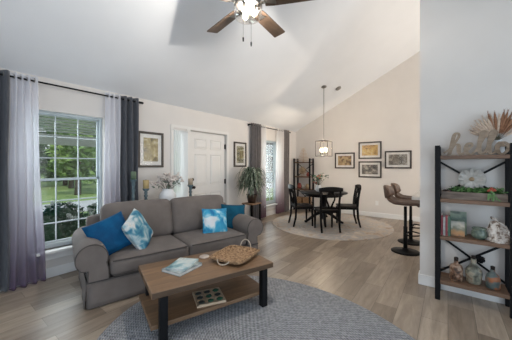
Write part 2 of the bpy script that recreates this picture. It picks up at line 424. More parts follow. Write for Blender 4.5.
tag_o = MB().box(-.02, dw+.02, -.05, .08, .0, .012).build('threshold', M['bronze'], dr)
struct(MB().box(DR[0]-.02, DR[1]+.02, WY+.09, WY+.11, 0, 2.05).build('trim_2', M['trim']))

# ------------------------------------------------------------------ outside
M['grass'] = ramp_noise('lawn_grass', [(.3, (.16, .26, .07)), (.6, (.32, .42, .14)), (.8, (.45, .48, .22))], 2.2, .9)
M['concrete'] = mat('pale_concrete', (.62, .60, .57), .9, c2=(.52, .50, .48))
M['leaf_a'] = ramp_noise('leaf_bright', [(.3, (.10, .22, .05)), (.7, (.34, .46, .14))], 1.5, .6)
M['leaf_b'] = ramp_noise('leaf_mid', [(.3, (.05, .14, .045)), (.7, (.18, .31, .11))], 1.5, .6)
M['leaf_c'] = ramp_noise('leaf_dark', [(.3, (.02, .07, .035)), (.7, (.07, .17, .09))], 3, .6)
M['petal'] = mat('white_petal', (.8, .8, .78), .8)
M['bark'] = mat('bark', (.12, .09, .06), .9, scale=12, bump=.4)
M['siding'] = mat('blue_siding', (.20, .28, .34), .8)
M['roof'] = mat('grey_shingle', (.16, .16, .17), .9)
struct(MB().box(-30, 60, WY+.15, 70, -.25, -.15).build('trim_3', M['grass'])); bpy.data.objects['trim_3'].name = 'ground'
struct(MB().box(-30, 60, WY+.15, 5.0, -.15, -.05).build('porch_floor', M['concrete']))
struct(MB().prism([(-20, 9.8, -.15), (40, 9.0, -.15), (40, 12.0, -.15), (-20, 12.5, -.15)], (0, 0, .02)).build('garden_path', M['concrete']))
# porch roof over the windows
pr = MB(); 
for k in range(14):
    y = 4.4+k*.22; z = 2.62-.035*k; pr.box(-3, 9, y, y+.212, z, z+.02)
struct(pr.build('porch_ceiling', M['trim']))
struct(MB().box(-3, 9, 7.35, 7.5, 1.86, 2.10).build('porch_beam', M['trim']))

def leafmesh(b, c, rad, n, size, squash=(1, 1, 1), shell=.45):
    for _ in range(n):
        d = Vector((random.gauss(0, 1), random.gauss(0, 1), random.gauss(0, 1))).normalized()
        k = rad*(shell+(1-shell)*random.random()**.5)
        p = Vector(c)+Vector((d.x*squash[0], d.y*squash[1], d.z*squash[2]))*k
        a = Vector((random.uniform(-1, 1), random.uniform(-1, 1), random.uniform(-.6, .6))).normalized(); e = a.orthogonal().normalized()
        e = Matrix.Rotation(random.uniform(0, 6.28), 3, a) @ e
        s = size*random.uniform(.6, 1.3)
        b.add([p-a*s, p+e*s*.45, p+a*s, p-e*s*.45], [(0, 1, 2, 3)])
def tree(loc, h, rad, key, label, n=1400):
    t = thing('garden_tree', label, 'tree', loc, 0, 'trees across the garden')
    MB().tube([(0, 0, 0), (.05, 0, h*.3), (0, .08, h*.6), (.1, 0, h*.85)], [.16, .12, .09, .04], 8).build('trunk', M['bark'], t)
    b = MB()
    for k in range(9):
        a = k*2.4; q = random.uniform(.2, .75)*rad
        leafmesh(b, (q*math.cos(a), q*math.sin(a), h*random.uniform(.26, .95)), rad*.55, n//9, .2)
    b.build('foliage', M[key], t)
tree((4.9, 15.2, -.15), 4.4, 1.25, 'leaf_a', 'bright green leafy tree seen through upper left panes of the living room window', 1600)
tree((7.9, 17.5, -.15), 4.6, 1.35, 'leaf_b', 'mid green tree at right in the living room window', 1600)
tree((2.0, 18.5, -.15), 5.0, 1.5, 'leaf_b', 'mid green tree at far left beyond the living room curtain')
tree((11.3, 15.5, -.15), 4.4, 1.4, 'leaf_a', 'bright green tree right of the living room window view')
tree((6.6, 23.0, -.15), 6.0, 2.2, 'leaf_c', 'large dark tree at the far end of the lawn, middle one in the window', 2200)
tree((6.0, 19.8, -.15), 5.2, 1.25, 'leaf_a', 'light green tree filling the left panes behind the bright one', 1800)
tree((3.9, 21.5, -.15), 5.2, 1.5, 'leaf_b', 'mid green tree at the left edge of the window view')
tree((12.2, 24.0, -.15), 6.5, 2.3, 'leaf_b', 'large green tree far right at the end of the lawn', 2200)
tree((1.0, 25.0, -.15), 6.5, 2.3, 'leaf_c', 'large dark tree far left at the end of the lawn', 2200)
tree((10.2, 33.0, -.15), 8.5, 3.2, 'leaf_b', 'tall pale tree behind all others, right of the window view', 2600)
tree((3.6, 33.0, -.15), 8.5, 3.2, 'leaf_c', 'tall tree behind all others, left of the window view', 2600)
hd = thing('garden_hedge', 'long tall green hedge closing off the far end of the lawn', 'hedge', (6, 28.5, -.15))
b = MB()
for k in range(26): leafmesh(b, (-13+k, random.uniform(-.3, .3), random.uniform(.9, 1.6)), 1.25, 260, .2, (1, .7, 1.2), .3)
b.build('foliage', M['leaf_b'], hd)
def shrub(loc, r, label, flowers):
    t = thing('garden_shrub', label, 'shrub', loc, 0, 'shrubs under the living room window')
    b = MB(); leafmesh(b, (0, 0, r*.75), r, 800, .05, (1, 1, .8), .6); b.blob((0, 0, r*.7), r*.72, 10, 8, (1, 1, .85), .2)
    b.build('foliage', M['leaf_c'], t)
    if flowers:
        for k in range(flowers):
            f = MB()
            a = random.uniform(0, 6.28); q = random.uniform(.3, .95)*r
            c0 = Vector((q*math.cos(a), q*math.sin(a), r*.75+.8*math.sqrt(max(0, r*r-q*q))))
            for j in range(7):
                f.blob(c0+Vector((random.gauss(0, .02), random.gauss(0, .02), random.gauss(0, .01))), .028, 6, 4)
            f.build('flower_head', M['petal'], t)
shrub((1.25, 5.55, -.15), .50, 'dark green shrub with white blooms at left under the living room window', 6)
shrub((2.35, 5.7, -.15), .50, 'dark green shrub with white blooms behind the sofa arm', 8)
shrub((1.85, 6.7, -.15), .46, 'dark green shrub standing farther out between the two front shrubs', 5)
shrub((.15, 5.6, -.15), .5, 'dark green shrub behind the ombre curtain', 3)
# neighbouring house seen through the dining window
hs = thing('neighbour_house', 'blue-grey house across the garden seen through the dining window', 'house', (17.0, 13, -.15))
MB().box(-2.8, 5, 0, 6, 0, 3.2).build('wall', M['siding'], hs)
MB().prism([(-3.2, -.5, 3.1), (-3.2, 6.5, 3.1), (-3.2, 3, 5.2)], (8.8, 0, 0)).build('roof', M['roof'], hs)
for x in (-2.2, -.2, 1.8):
    fr = MB().box(x, x+1.0, -.05, 0, .9, 2.4).build('window', M['trim'], hs); MB().box(x+.08, x+.92, -.07, -.05, .98, 2.32).build('pane', M['black'], fr)

# ------------------------------------------------------------------ curtains
def panel(name, x0, x1, y, zt, zb, folds, amp, m, label, flare=1.0, group='curtain panels', th=.004, shift=0, ph=0):
    xc = (x0+x1)/2; w = x1-x0
    t = thing(name, label, 'curtain', (xc, y, 0), 0, group)
    def fn(u, v):
        s = 1+(flare-1)*(v**1.5)
        x = (u-.5)*w*s+shift*v+.006*math.sin(9*v+u*7)
        a = amp*(1+.25*v)
        yy = a*math.sin(2*PI*folds*u+ph)+.25*a*math.sin(5.3*u+3*v)
        return Vector((x, yy-.03*v*(abs(flare-1) > .3), zt+(zb-zt)*v))
    MB().grid(fn, folds*10, 30).build('cloth', m, t, solid=th)
    for i in range(folds):
        u = (i+.5)/folds
        c = fn(u, .02)
        ring = [(c.x, c.y+.022*math.cos(q), zt-.045+.022*math.sin(q)) for q in [2*PI*j/12 for j in range(12)]]
        MB().tube(ring, .004, 6, closed=True).build('grommet', M['nickel'], t)
    return t
RY = WY-.085
def rod(x0, x1, z, label, ends=(True, True)):
    t = thing('curtain_rod', label, 'curtain rod', (x0, RY, z))
    MB().cyl((0, 0, 0), (x1-x0, 0, 0), .0105, 12).build('pole', M['black'], t)
    for e, x in zip(ends, (0, x1-x0)):
        if e: MB().cyl((x-.03, 0, 0), (x+.03, 0, 0), .018, 12).build('finial', M['black'], t)
    for x in (.04, x1-x0-.08): MB().bar((x, 0, 0), (x, .085, 0), .014).box(x-.02, x+.02, .078, .085, -.03, .03).build('bracket', M['black'], t)
rod(.05, 2.08, 2.35, 'long black curtain rod over the living room window')
panel('drape', .12, .585, RY, 2.40, .02, 5, .035, M['charcoal'], 'charcoal drape at the left edge of the living room window', 1.1, shift=-.02)
panel('sheer_curtain', .592, .825, RY, 2.40, .02, 4, .035, M['sheer'], 'white to purple ombre sheer at left of the living room window', 1.5, th=0, shift=.02)
panel('sheer_curtain', 1.555, 1.76, RY, 2.40, .02, 3, .03, M['sheer'], 'white to purple ombre sheer at right of the living room window', 1.15, th=0)
panel('drape', 1.77, 2.03, RY, 2.40, .02, 3, .035, M['charcoal'], 'charcoal drape between living room window and tall framed print', 1.05)
rod(4.80, 6.75, 2.36, 'black curtain rod over the dining window')
panel('drape', 4.87, 5.22, RY, 2.41, .02, 4, .035, M['taupe'], 'grey-brown drape behind the potted plant', 1.03)
panel('sheer_curtain', 5.24, 5.46, RY, 2.41, .02, 3, .025, M['sheer2'], 'pale ombre sheer at left of the dining window', 1.15, th=0)
panel('sheer_curtain', 6.02, 6.36, RY, 2.41, .02, 4, .03, M['sheer2'], 'pale to mauve ombre sheer at right of the dining window', 1.2, th=0)
panel('drape', 6.38, 6.66, RY, 2.41, .02, 3, .035, M['taupe'], 'grey-brown drape at right of the dining window near the corner', 1.05)
# little voile on the sidelight
t = thing('sidelight_curtain', 'sheer white voile curtain covering the narrow pane beside the front door', 'curtain', ((SD[0]+SD[1])/2, WY-.03, 0))
MB().grid(lambda u, v: Vector(((u-.5)*.31, .008*math.sin(2*PI*7*u), 2.0-1.72*v)), 70, 10).build('cloth', M['voile'], t)
MB().cyl((-.17, 0, 2.005), (.17, 0, 2.005), .007, 8).build('rod', M['trim'], t)

# ------------------------------------------------------------------ pictures
def art(name, pal, scale, off): return ramp_noise(name, pal, scale, .35, detail=6, distort=.7, offset=off)
M['frame'] = mat('picture_frame', (.045, .03, .022), .4, c2=(.03, .02, .015))
M['mount'] = mat('mount_board', (.80, .78, .74), .8)
A1 = art('print_olive', [(.3, (.03, .03, .015)), (.48, (.28, .22, .09)), (.6, (.45, .38, .2)), (.75, (.6, .56, .45))], 9, (1, 2, 3))
A2 = art('print_woodland', [(.3, (.02, .025, .015)), (.5, (.16, .15, .07)), (.62, (.38, .34, .2)), (.78, (.65, .6, .5))], 11, (5, 1, 2))
A3 = art('print_autumn', [(.3, (.05, .03, .02)), (.48, (.32, .2, .1)), (.6, (.5, .36, .18)), (.75, (.62, .55, .45))], 10, (2, 7, 2))
A4 = art('print_gold', [(.3, (.1, .06, .03)), (.45, (.5, .3, .1)), (.6, (.6, .42, .15)), (.75, (.6, .55, .5))], 9, (9, 4, 1))
A5 = art('print_lake', [(.3, (.03, .03, .035)), (.5, (.18, .16, .14)), (.62, (.45, .4, .34)), (.75, (.65, .63, .6))], 9, (3, 3, 8))
A6 = art('print_mist', [(.3, (.05, .045, .04)), (.5, (.22, .19, .15)), (.65, (.4, .37, .32)), (.75, (.6, .58, .55))], 10, (6, 6, 3))
def picture(c, w, h, facing, m, label, mount=.055):
    rz = {'-Y': 0, '-X': -PI/2}[facing]
    t = thing('framed_print', label, 'picture', c, rz, 'framed prints')
    b = .036; f = MB()
    f.box(-w/2, w/2, -.03, 0, -h/2, -h/2+b).box(-w/2, w/2, -.03, 0, h/2-b, h/2).box(-w/2, -w/2+b, -.03, 0, -h/2+b, h/2-b).box(w/2-b, w/2, -.03, 0, -h/2+b, h/2-b)
    f.build('frame', M['frame'], t, bevel=.004)
    MB().box(-w/2+b, w/2-b, -.012, -.002, -h/2+b, h/2-b).build('mount', M['mount'], t)
    q = b+mount
    MB().box(-w/2+q, w/2-q, -.0135, -.012, -h/2+q, h/2-q).build('print', m, t)
    MB().box(-w/2+b, w/2-b, -.019, -.017, -h/2+b, h/2-b).build('glazing', M['pglass'], t)
M['pglass'] = glass('picture_glass', (1, 1, 1), .0, .02, fres=.3)
picture((2.285, WY, 1.63), .45, .58, '-Y', A1, 'framed olive print left of the front door', .062)
picture((4.53, WY, 1.625), .44, .58, '-Y', A2, 'framed woodland print right of the front door above the plant', .06)
picture((GX, 2.345, 1.505), .56, .45, '-X', A3, 'framed autumn print nearest the chandelier')
picture((GX, 1.675, 1.775), .58, .46, '-X', A4, 'framed golden print, upper one of the stacked middle pair')
picture((GX, 1.675, 1.26), .58, .44, '-X', A5, 'framed dark lake print, lower one of the stacked middle pair')
picture((GX, 1.01, 1.515), .60, .45, '-X', A6, 'framed misty print nearest the bar stools')
o = MB().box(-.006, 0, -.035, .035, -.058, .058).build('outlet', M['trim'], loc=(GX, 1.5, .37), bevel=.002); tag(o, 'white wall outlet low on the far wall left of the bar stools', 'outlet')

# ------------------------------------------------------------------ rugs
def rugmat(name, cols, ring, center_scale, ratio=1):
    m = mat(name, cols[0], .95); N, L, b = nodes_of(m)
    t = N.new('ShaderNodeTexCoord'); mp = N.new('ShaderNodeMapping'); mp.inputs['Scale'].default_value = (1, ratio, 0)
    L.new(t.outputs['Object'], mp.inputs[0])
    ln = N.new('ShaderNodeVectorMath'); ln.operation = 'LENGTH'; L.new(mp.outputs[0], ln.inputs[0])
    sx = N.new('ShaderNodeSeparateXYZ'); L.new(mp.outputs[0], sx.inputs[0])
    at2 = N.new('ShaderNodeMath'); at2.operation = 'ARCTAN2'; L.new(sx.outputs['Y'], at2.inputs[0]); L.new(sx.outputs['X'], at2.inputs[1])
    def mth(op, a, bb):
        q = N.new('ShaderNodeMath'); q.operation = op
        for i, z in enumerate((a, bb)):
            if z is None: continue
            if isinstance(z, (int, float)): q.inputs[i].default_value = z
            else: L.new(z, q.inputs[i])
        return q.outputs[0]
    rr = mth('MULTIPLY', ln.outputs['Value'], 2*PI/ring)
    s1 = mth('SINE', rr, None)
    arc = mth('MULTIPLY', mth('MULTIPLY', at2.outputs[0], mth('ROUND', mth('DIVIDE', ln.outputs['Value'], ring), None)), 4.0)
    s2 = mth('SINE', mth('ADD', arc, mth('MULTIPLY', rr, .5)), None)
    hgt = mth('ADD', mth('MULTIPLY', s1, .5), mth('MULTIPLY', s2, .5))
    nz = N.new('ShaderNodeTexNoise'); nz.inputs['Scale'].default_value = 42; L.new(t.outputs['Object'], nz.inputs['Vector'])
    fac = mth('ADD', mth('MULTIPLY', hgt, .30), nz.outputs['Fac'])
    r = N.new('ShaderNodeValToRGB'); r.color_ramp.elements[0].position = .15; r.color_ramp.elements[1].position = .85
    r.color_ramp.elements[0].color = (*cols[1], 1); r.color_ramp.elements[1].color = (*cols[0], 1)
    L.new(fac, r.inputs[0]); L.new(r.outputs[0], b.inputs['Base Color'])
    bp = N.new('ShaderNodeBump'); bp.inputs['Strength'].default_value = .8; bp.inputs['Distance'].default_value = .006
    L.new(hgt, bp.inputs['Height']); L.new(bp.outputs[0], b.inputs['Normal'])
    return m
M['rug'] = rugmat('braided_rug', ((.46, .465, .48), (.17, .172, .182)), .02, 1, 1.16/1.4165)
def oval(rx, ry, h, n=96):
    return MB().lathe([(1, 0), (1, .6), (.992, 1), (.5, 1), (.001, 1)], n=n, M=Matrix.Diagonal((rx, ry, h, 1)), cap=False)
o = oval(1.16, 1.4165, .012).build('braided_rug', M['rug'], loc=(1.5, 1.1, 0), rot=(0, 0, math.radians(-10)))
tag(o, 'large oval grey braided rug under the coffee table', 'rug')
M['rug2'] = ramp_noise('faded_rug', [(.3, (.34, .26, .21)), (.45, (.50, .42, .34)), (.55, (.38, .36, .35)), (.7, (.58, .50, .41))], 4, .95, detail=8, distort=1.5)
o = oval(1.33, 1.33, .01).build('round_rug', M['rug2'], loc=(5.8, 2.22, 0)); tag(o, 'round faded beige and blue rug under the dining table', 'rug')

# ------------------------------------------------------------------ sofa
SA = math.radians(-15.5)
sofa = thing('sofa', 'grey-taupe two-seat slipcovered sofa with rolled arms below the window', 'sofa', (.95, 2.73, 0), SA)
SL_ = 2.06
Rs = Matrix.Rotation(SA, 4, 'Z'); Ts = Matrix.Translation((.95, 2.73, 0)) @ Rs
def sw(p): return Ts @ Vector(p)
b = MB().cushion((SL_/2, .49, .245), (SL_-.08, .84, .08), .03); b.build('base', M['sofa'], sofa)
b = MB().cushion((SL_/2, .84, .50), (SL_-.10, .17, .54), .07, n=10); b.build('back_frame', M['sofa'], sofa)
# skirt with corner kick pleats
def skirt():
    b = MB(); y1 = .93; zt, zb = .252, .012
    per = [((.015, .01), (SL_-.015, .01)), ((SL_-.005, .02), (SL_-.005, y1)), ((SL_-.015, y1+.005), (.015, y1+.005)), ((.005, y1), (.005, .02))]
    for (p, q) in per:
        p = Vector((*p, 0)); q = Vector((*q, 0)); d = (q-p); nrm = Vector((d.y, -d.x, 0)).normalized(); ln = d.length
        def fn(u, v):
            wv = .004*math.sin(u*ln*9+1)+.003*math.sin(u*ln*23)
            return p+d*u+nrm*(.018*v+wv*v)+Vector((0, 0, zt+(zb-zt)*v))
        b.grid(fn, 40, 5)
    for (cx, cy) in ((.02, .02), (SL_-.02, .02), (SL_-.02, y1-.01), (.02, y1-.01)):
        b.box(cx-.015, cx+.015, cy-.015, cy+.015, .012, .26)
    return b
sk = skirt().build('skirt', M['sofa'], sofa, solid=.006)
b = MB().tube([(.0, .0, .253), (SL_, .0, .253), (SL_, .935, .253), (0, .935, .253)], .006, 6, closed=True); b.build('piping', M['piping'], sk)
def arm(side):
    r = .138; cx, cz = .045, .478
    prof = []
    # stem inner bottom -> up inner side -> roll -> stem outer
    for k in range(25):
        a = math.radians(-25+ (255)*k/24)
        prof.append((cx+r*math.cos(a), cz+r*math.sin(a)))
    prof = [(.19, .25), (.185, .36)]+prof+[(.015, .36), (.012, .25)]
    ys = [.0, .012, .04, .3, .6, .84, .9]; sc = [.955, .99, 1, 1, 1.0, 1.0, .97]
    P = len(prof); b = MB(); vs = []
    c0 = (.08, .45)
    for y, s_ in zip(ys, sc):
        for (x, z) in prof:
            x2 = c0[0]+(x-c0[0])*s_; z2 = c0[1]+(z-c0[1])*s_
            if z < .3: z2 = z
            z2 += .02*y if z > .4 else 0
            x2 = x2 if side < 0 else SL_-x2
            vs.append((x2, y, z2))
    fs = []
    for i in range(len(ys)-1):
        for k in range(P):
            q = (i*P+k, i*P+(k+1) % P, (i+1)*P+(k+1) % P, (i+1)*P+k)
            fs.append(q if side > 0 else q[::-1])
    b.add(vs, fs, True); b.f.append(list(range(P))); b.sm.append(False); b.f.append([(len(ys)-1)*P+k for k in range(P)]); b.sm.append(False)
    a_ = b.build('arm', M['sofa'], sofa)
    pp = MB().tube([((c0[0]+(x-c0[0])*.97) if side < 0 else SL_-(c0[0]+(x-c0[0])*.97), .004, c0[1]+(z-c0[1])*.97) for (x, z) in prof], .0065, 6, closed=True)
    pp.build('piping', M['piping'], a_)
arm(-1); arm(1)
for k in range(2):
    x0 = .195+k*.837
    sc_ = MB().cushion((x0+.4165, .33, .345), (.83, .68, .17), .05, (.004, .008, .03), n=12).build('seat_cushion', M['sofa'], sofa)
    for zz in (.272, .418):
        p = [(x0+.02, .0, zz), (x0+.81, .0, zz)]
        MB().tube([(x0+.03, .0, zz)]+[(x0+.03+.77*q/8, -.009-.004*math.sin(PI*q/8), zz) for q in range(9)]+[(x0+.805, .0, zz)], .006, 6).build('piping', M['piping'], sc_)
    T = Matrix.Rotation(math.radians(-12), 4, 'X')
    MB().cushion((x0+.4165, .685, .655), (.85, .23, .50), .085, (.004, .05, .012), n=12, M=T).build('back_cushion', M['sofa'], sofa)

# throw pillows -----------------------------------------------------
M['velvet'] = mat('teal_velvet', (.002, .085, .20), .75, c2=(.002, .052, .14), scale=9, bump=.15, bscale=60, spec=.2)
M['tealdark'] = mat('petrol_velvet', (.003, .085, .145), .75, c2=(.002, .055, .10), scale=9, bump=.15, bscale=60, spec=.2)
M['marble'] = ramp_noise('blue_white_print', [(.34, (.015, .13, .24)), (.46, (.07, .25, .34)), (.54, (.35, .48, .52)), (.62, (.66, .67, .66)), (.75, (.55, .46, .36))], 5.5, .8, detail=3, distort=1.0, offset=(1.3, .2, 0))
M['water'] = ramp_noise('watercolour_print', [(.34, (.01, .17, .36)), (.47, (.04, .33, .52)), (.54, (.28, .55, .66)), (.62, (.66, .72, .74)), (.75, (.66, .68, .70))], 6, .8, detail=2, distort=.8, offset=(4, 1.7, 0))
def pillow(c, s, th, nrm, roll, m, label):
    n = Vector(nrm).normalized(); x = Vector((0, 0, 1)).cross(n).normalized(); y = n.cross(x)
    R = Matrix((x, y, n)).transposed() @ Matrix.Rotation(math.radians(roll), 3, 'Z')
    b = MB(); N_ = 18
    for sg in (1, -1):
        def fn(u, v):
            a = 2*u-1; e = 2*v-1
            k = ((1-a**4)*(1-e**4))**.5 if abs(a) < 1 and abs(e) < 1 else 0
            ed = .055*(abs(a)**2)*(1-e*e) ; ed2 = .055*(abs(e)**2)*(1-a*a)
            w = .006*math.sin(7*a+4*e)*k
            return Vector((a*s/2*(1-ed), e*s/2*(1-ed2), sg*(th/2*k**.9+w)))
        q = MB().grid(fn, N_, N_)
        b.add(q.v, q.f if sg > 0 else [f[::-1] for f in q.f], True)
    o = b.build('throw_pillow', m)
    o.matrix_world = Matrix.Translation(c) @ R.to_4x4()
    tag(o, label, 'cushion', 'throw pillows on the sofa')
def on_sofa(px, py, yl):
    d = ray(px, py); n = (Rs @ Vector((0, 1, 0, 0))).to_3d() if False else (Rs.to_3x3() @ Vector((0, 1, 0)))
    p0 = sw((0, yl, 0)); o = Vector((0, 0, H)); t = (p0-o).dot(n)/d.dot(n); return o+d*t
pillow(on_sofa(110.5, 235, .30), .41, .15, (-.30, -.80, .48), 22, M['velvet'], 'bright blue velvet cushion leaning on the left sofa arm')
pillow(on_sofa(138.5, 230.5, .28), .41, .14, (.50, -.68, .40), 20, M['marble'], 'blue and white marbled cushion against the bright blue cushion')
pillow(on_sofa(215, 221.5, .30), .37, .13, (-.38, -.85, .28), -3, M['water'], 'white and turquoise watercolour cushion at the right end of the sofa')
pillow(on_sofa(233, 217, .47), .39, .13, (-.52, -.82, .22), -5, M['tealdark'], 'petrol teal cushion behind the watercolour cushion by the right arm')

# ------------------------------------------------------------------ console behind the sofa
con = thing('console_table', 'slim dark console table hidden behind the sofa back', 'table', sw((.5, 1.02, 0)), SA)
MB().box(0, 1.5, 0, .24, .67, .70).build('top', M['blackwood'], con)
for (x, y) in ((0.02, .02), (1.44, .02), (.02, .18), (1.44, .18)): MB().box(x, x+.04, y, y+.04, 0, .67).build('leg', M['blackwood'], con)
M['distress'] = ramp_noise('distressed_blue', [(.35, (.05, .085, .10)), (.6, (.11, .155, .17)), (.75, (.24, .24, .22))], 22, .7)
M['wax_g'] = mat('green_wax', (.13, .19, .12), .6); M['wax_y'] = mat('yellow_wax', (.55, .40, .18), .6); M['wax_p'] = mat('tan_wax', (.46, .36, .26), .6)
def candlestick(px, ztop, ch, cr, wax, label, clabel):
    d = ray(px, 165); s0 = sw((0, 1.14, 0)); e = Rs.to_3x3() @ Vector((1, 0, 0))
    den = d.x*(-e.y)+e.x*d.y; t = (s0.x*(-e.y)+e.x*s0.y)/den
    p = Vector((d.x*t, d.y*t, .70))
    h = ztop-.70
    prof = [(.055, 0), (.055, .015), (.03, .04), (.02, .07), (.032, .10), (.018, .14), (.024, h*.5), (.016, h*.58), (.03, h*.66), (.018, h*.74), (.028, h-.07), (.02, h-.05), (.046, h-.02), (.048, h)]
    o = MB().lathe(prof, n=18).build('candlestick', M['distress'], loc=p); tag(o, label, 'candle holder', 'blue candlesticks')
    t_ = thing('candle', clabel, 'candle', p+Vector((0, 0, h)), 0, 'pillar candles')
    MB().lathe([(cr, 0), (cr, ch-.004), (cr-.005, ch), (.004, ch-.004)], n=18).build('wax', wax, t_)
    MB().cyl((0, 0, ch-.005), (0, .002, ch+.012), .002, 6).build('wick', M['black'], t_)
    return p
candlestick(133.5, 1.17, .115, .036, M['wax_g'], 'tallest weathered blue candlestick beside the charcoal drape', 'green pillar candle on the tallest blue candlestick')
candlestick(146, 1.03, .125, .042, M['wax_y'], 'shorter weathered blue candlestick left of the flower vase', 'yellow pillar candle left of the flower vase')
candlestick(190.5, 1.05, .105, .038, M['wax_p'], 'weathered blue candlestick in front of the door knob', 'tan pillar candle in front of the white door')
candlestick(184, .95, .0001+.06, .03, M['wax_p'], 'small weathered blue candlestick right of the flower vase', 'short tan candle right of the flower vase') if False else None
# vase of flowers
M['whitecer'] = mat('white_ceramic', (.78, .79, .80), .3)
M['dried'] = ramp_noise('dried_blooms', [(.3, (.46, .38, .34)), (.5, (.66, .58, .53)), (.7, (.78, .74, .70))], 12, .9)
M['stem'] = mat('stem_brown', (.10, .085, .05), .8); M['greyleaf'] = mat('grey_green_leaf', (.20, .24, .19), .8, c2=(.12, .16, .12))
d = ray(168, 165); vz = sw((1.14, 1.14, .70))
v = thing('flower_vase', 'white ceramic vase of dried cream blooms behind the sofa', 'vase', vz)
MB().lathe([(.07, 0), (.11, .05), (.135, .14), (.125, .22), (.085, .275), (.07, .29), (.085, .31), (.078, .31), (.06, .28), (.05, .2)], n=28, cap=False).lathe([(.001, .0), (.07, .0)], n=28, cap=False).build('vessel', M['whitecer'], v)
st = MB(); fl = MB(); lf = MB()
for k in range(26):
    a = random.uniform(0, 6.28); q = random.uniform(.05, .25); hh = random.uniform(.40, .54)-.25*max(0, q-.15)
    tip = Vector((q*math.cos(a)*1.1, q*math.sin(a)*.7, hh)); st.tube([(0, 0, .2), (tip.x*.4, tip.y*.4, .33), tip], .0025, 5)
    for j in range(9):
        p = tip+Vector((random.gauss(0, .012), random.gauss(0, .012), random.gauss(0, .01)))
        fl.blob(p, random.uniform(.014, .024), 6, 4, (1, 1, .7))
    fl.build('bloom', M['dried'], v); fl = MB()
    leafmesh(lf, tip*.8+Vector((0, 0, .04)), .05, 3, .03)
st.build('stems', M['stem'], v); lf.build('leaves', M['greyleaf'], v)

# ------------------------------------------------------------------ coffee table
TA = math.radians(-20); TO = Vector((1.04, 1.76, 0))
tb = thing('coffee_table', 'rustic oak coffee table with black legs and lower shelf on the grey rug', 'table', TO, TA)
RZT = .012
MB().box(0, 1.13, 0, .64, .37, .42).build('tabletop', M['oak'], tb, bevel=.006)
MB().box(.005, 1.10, .06, .64, .105, .14).build('lower_shelf', M['oak'], tb, bevel=.005)
for (x, y) in ((.06, .0), (1.0, .0), (.06, .575), (1.0, .575)): MB().box(x, x+.06, y, y+.06, RZT, .37).build('leg', M['black'], tb, bevel=.003)
Tt = Matrix.Translation(TO) @ Matrix.Rotation(TA, 4, 'Z')
def tw(p): return Tt @ Vector(p)
def book(c, w, l, h, rz, cover, label, cat='magazine', name='magazine', group=None, pages=None):
    t = thing(name, label, cat, c, rz, group)
    MB().box(-w/2, w/2, -l/2, l/2, 0, .0025).box(-w/2, w/2, -l/2, l/2, h-.0025, h).box(-w/2, -w/2+.003, -l/2, l/2, 0, h).build('cover', cover, t)
    MB().box(-w/2+.003, w/2-.004, -l/2+.004, l/2-.004, .0025, h-.0025).build('pages', M['paper'], t)
    return t
M['paper'] = mat('paper', (.72, .70, .66), .8)
M['mag1'] = ramp_noise('magazine_cover_grey', [(.3, (.06, .09, .10)), (.5, (.25, .30, .30)), (.65, (.55, .58, .56))], 9, .3, distort=.6)
M['mag2'] = ramp_noise('magazine_cover_coast', [(.3, (.05, .16, .20)), (.48, (.25, .42, .45)), (.6, (.62, .68, .66)), (.75, (.30, .32, .22))], 8, .3, distort=.6, offset=(3, 1, 0))
mrot = TA+math.radians(-34)
book(tw((.335, .34, .42)), .225, .29, .026, mrot-PI/2+math.radians(62), M['mag1'], 'pale grey book lying lowest at the left of the coffee table', 'book', 'book')
book(tw((.345, .36, .446)), .20, .26, .014, mrot-PI/2+math.radians(80), M['mag2'], 'sea-blue magazine on top of the pale grey book', 'magazine')
M['stone'] = mat('pale_marble', (.62, .52, .44), .35, c2=(.5, .4, .33))
o = MB().lathe([(.048, 0), (.05, .003), (.05, .011), (.047, .014), (.001, .014)], n=28).build('coaster', M['stone'], loc=tw((.61, .50, .42))); tag(o, 'round pale stone coaster between the magazines and the wicker tray', 'coaster')
# wicker tray
tc_ = tw((.875, .315, .42))
tr = thing('wicker_tray', 'woven wicker tray with loop handles on the coffee table', 'tray', tc_, TA+math.radians(30))
TW, TL = .42, .36
def weave(u, v):
    x = (u-.5)*TW; y = (v-.5)*TL
    e = max(abs(2*u-1), abs(2*v-1)); z = .012+.03*max(0, e-.75)/.25
    return Vector((x, y, z+.003*math.sin(u*90)*math.sin(v*64)))
MB().grid(weave, 90, 64).build('woven_base', M['wicker'], tr, solid=.012)
rim = MB()
for zz, rr_ in ((.045, .011), (.03, .009)):
    pts = []
    for k in range(64):
        a = 2*PI*k/64; cx_ = math.copysign(abs(math.cos(a))**.35, math.cos(a)); sy_ = math.copysign(abs(math.sin(a))**.35, math.sin(a))
        pts.append((cx_*TW/2*(1.0 if zz > .04 else .985), sy_*TL/2*(1.0 if zz > .04 else .985), zz+.002*math.sin(k*3)))
    rim.tube(pts, rr_, 8, closed=True)
rim.build('rim', M['wicker'], tr)
M['rattan'] = mat('pale_rattan', (.50, .42, .33), .6, c2=(.4, .32, .24), scale=40)
for sx in (-1, 1):
    MB().tube([(sx*(TW/2+.004+(.012 if sx > 0 else .04)*math.sin(a)), .065*math.cos(a), .045+(.085 if sx > 0 else -.03)*math.sin(a)) for a in [PI*k/14 for k in range(15)]], .006, 8).build('handle', M['rattan'], tr)
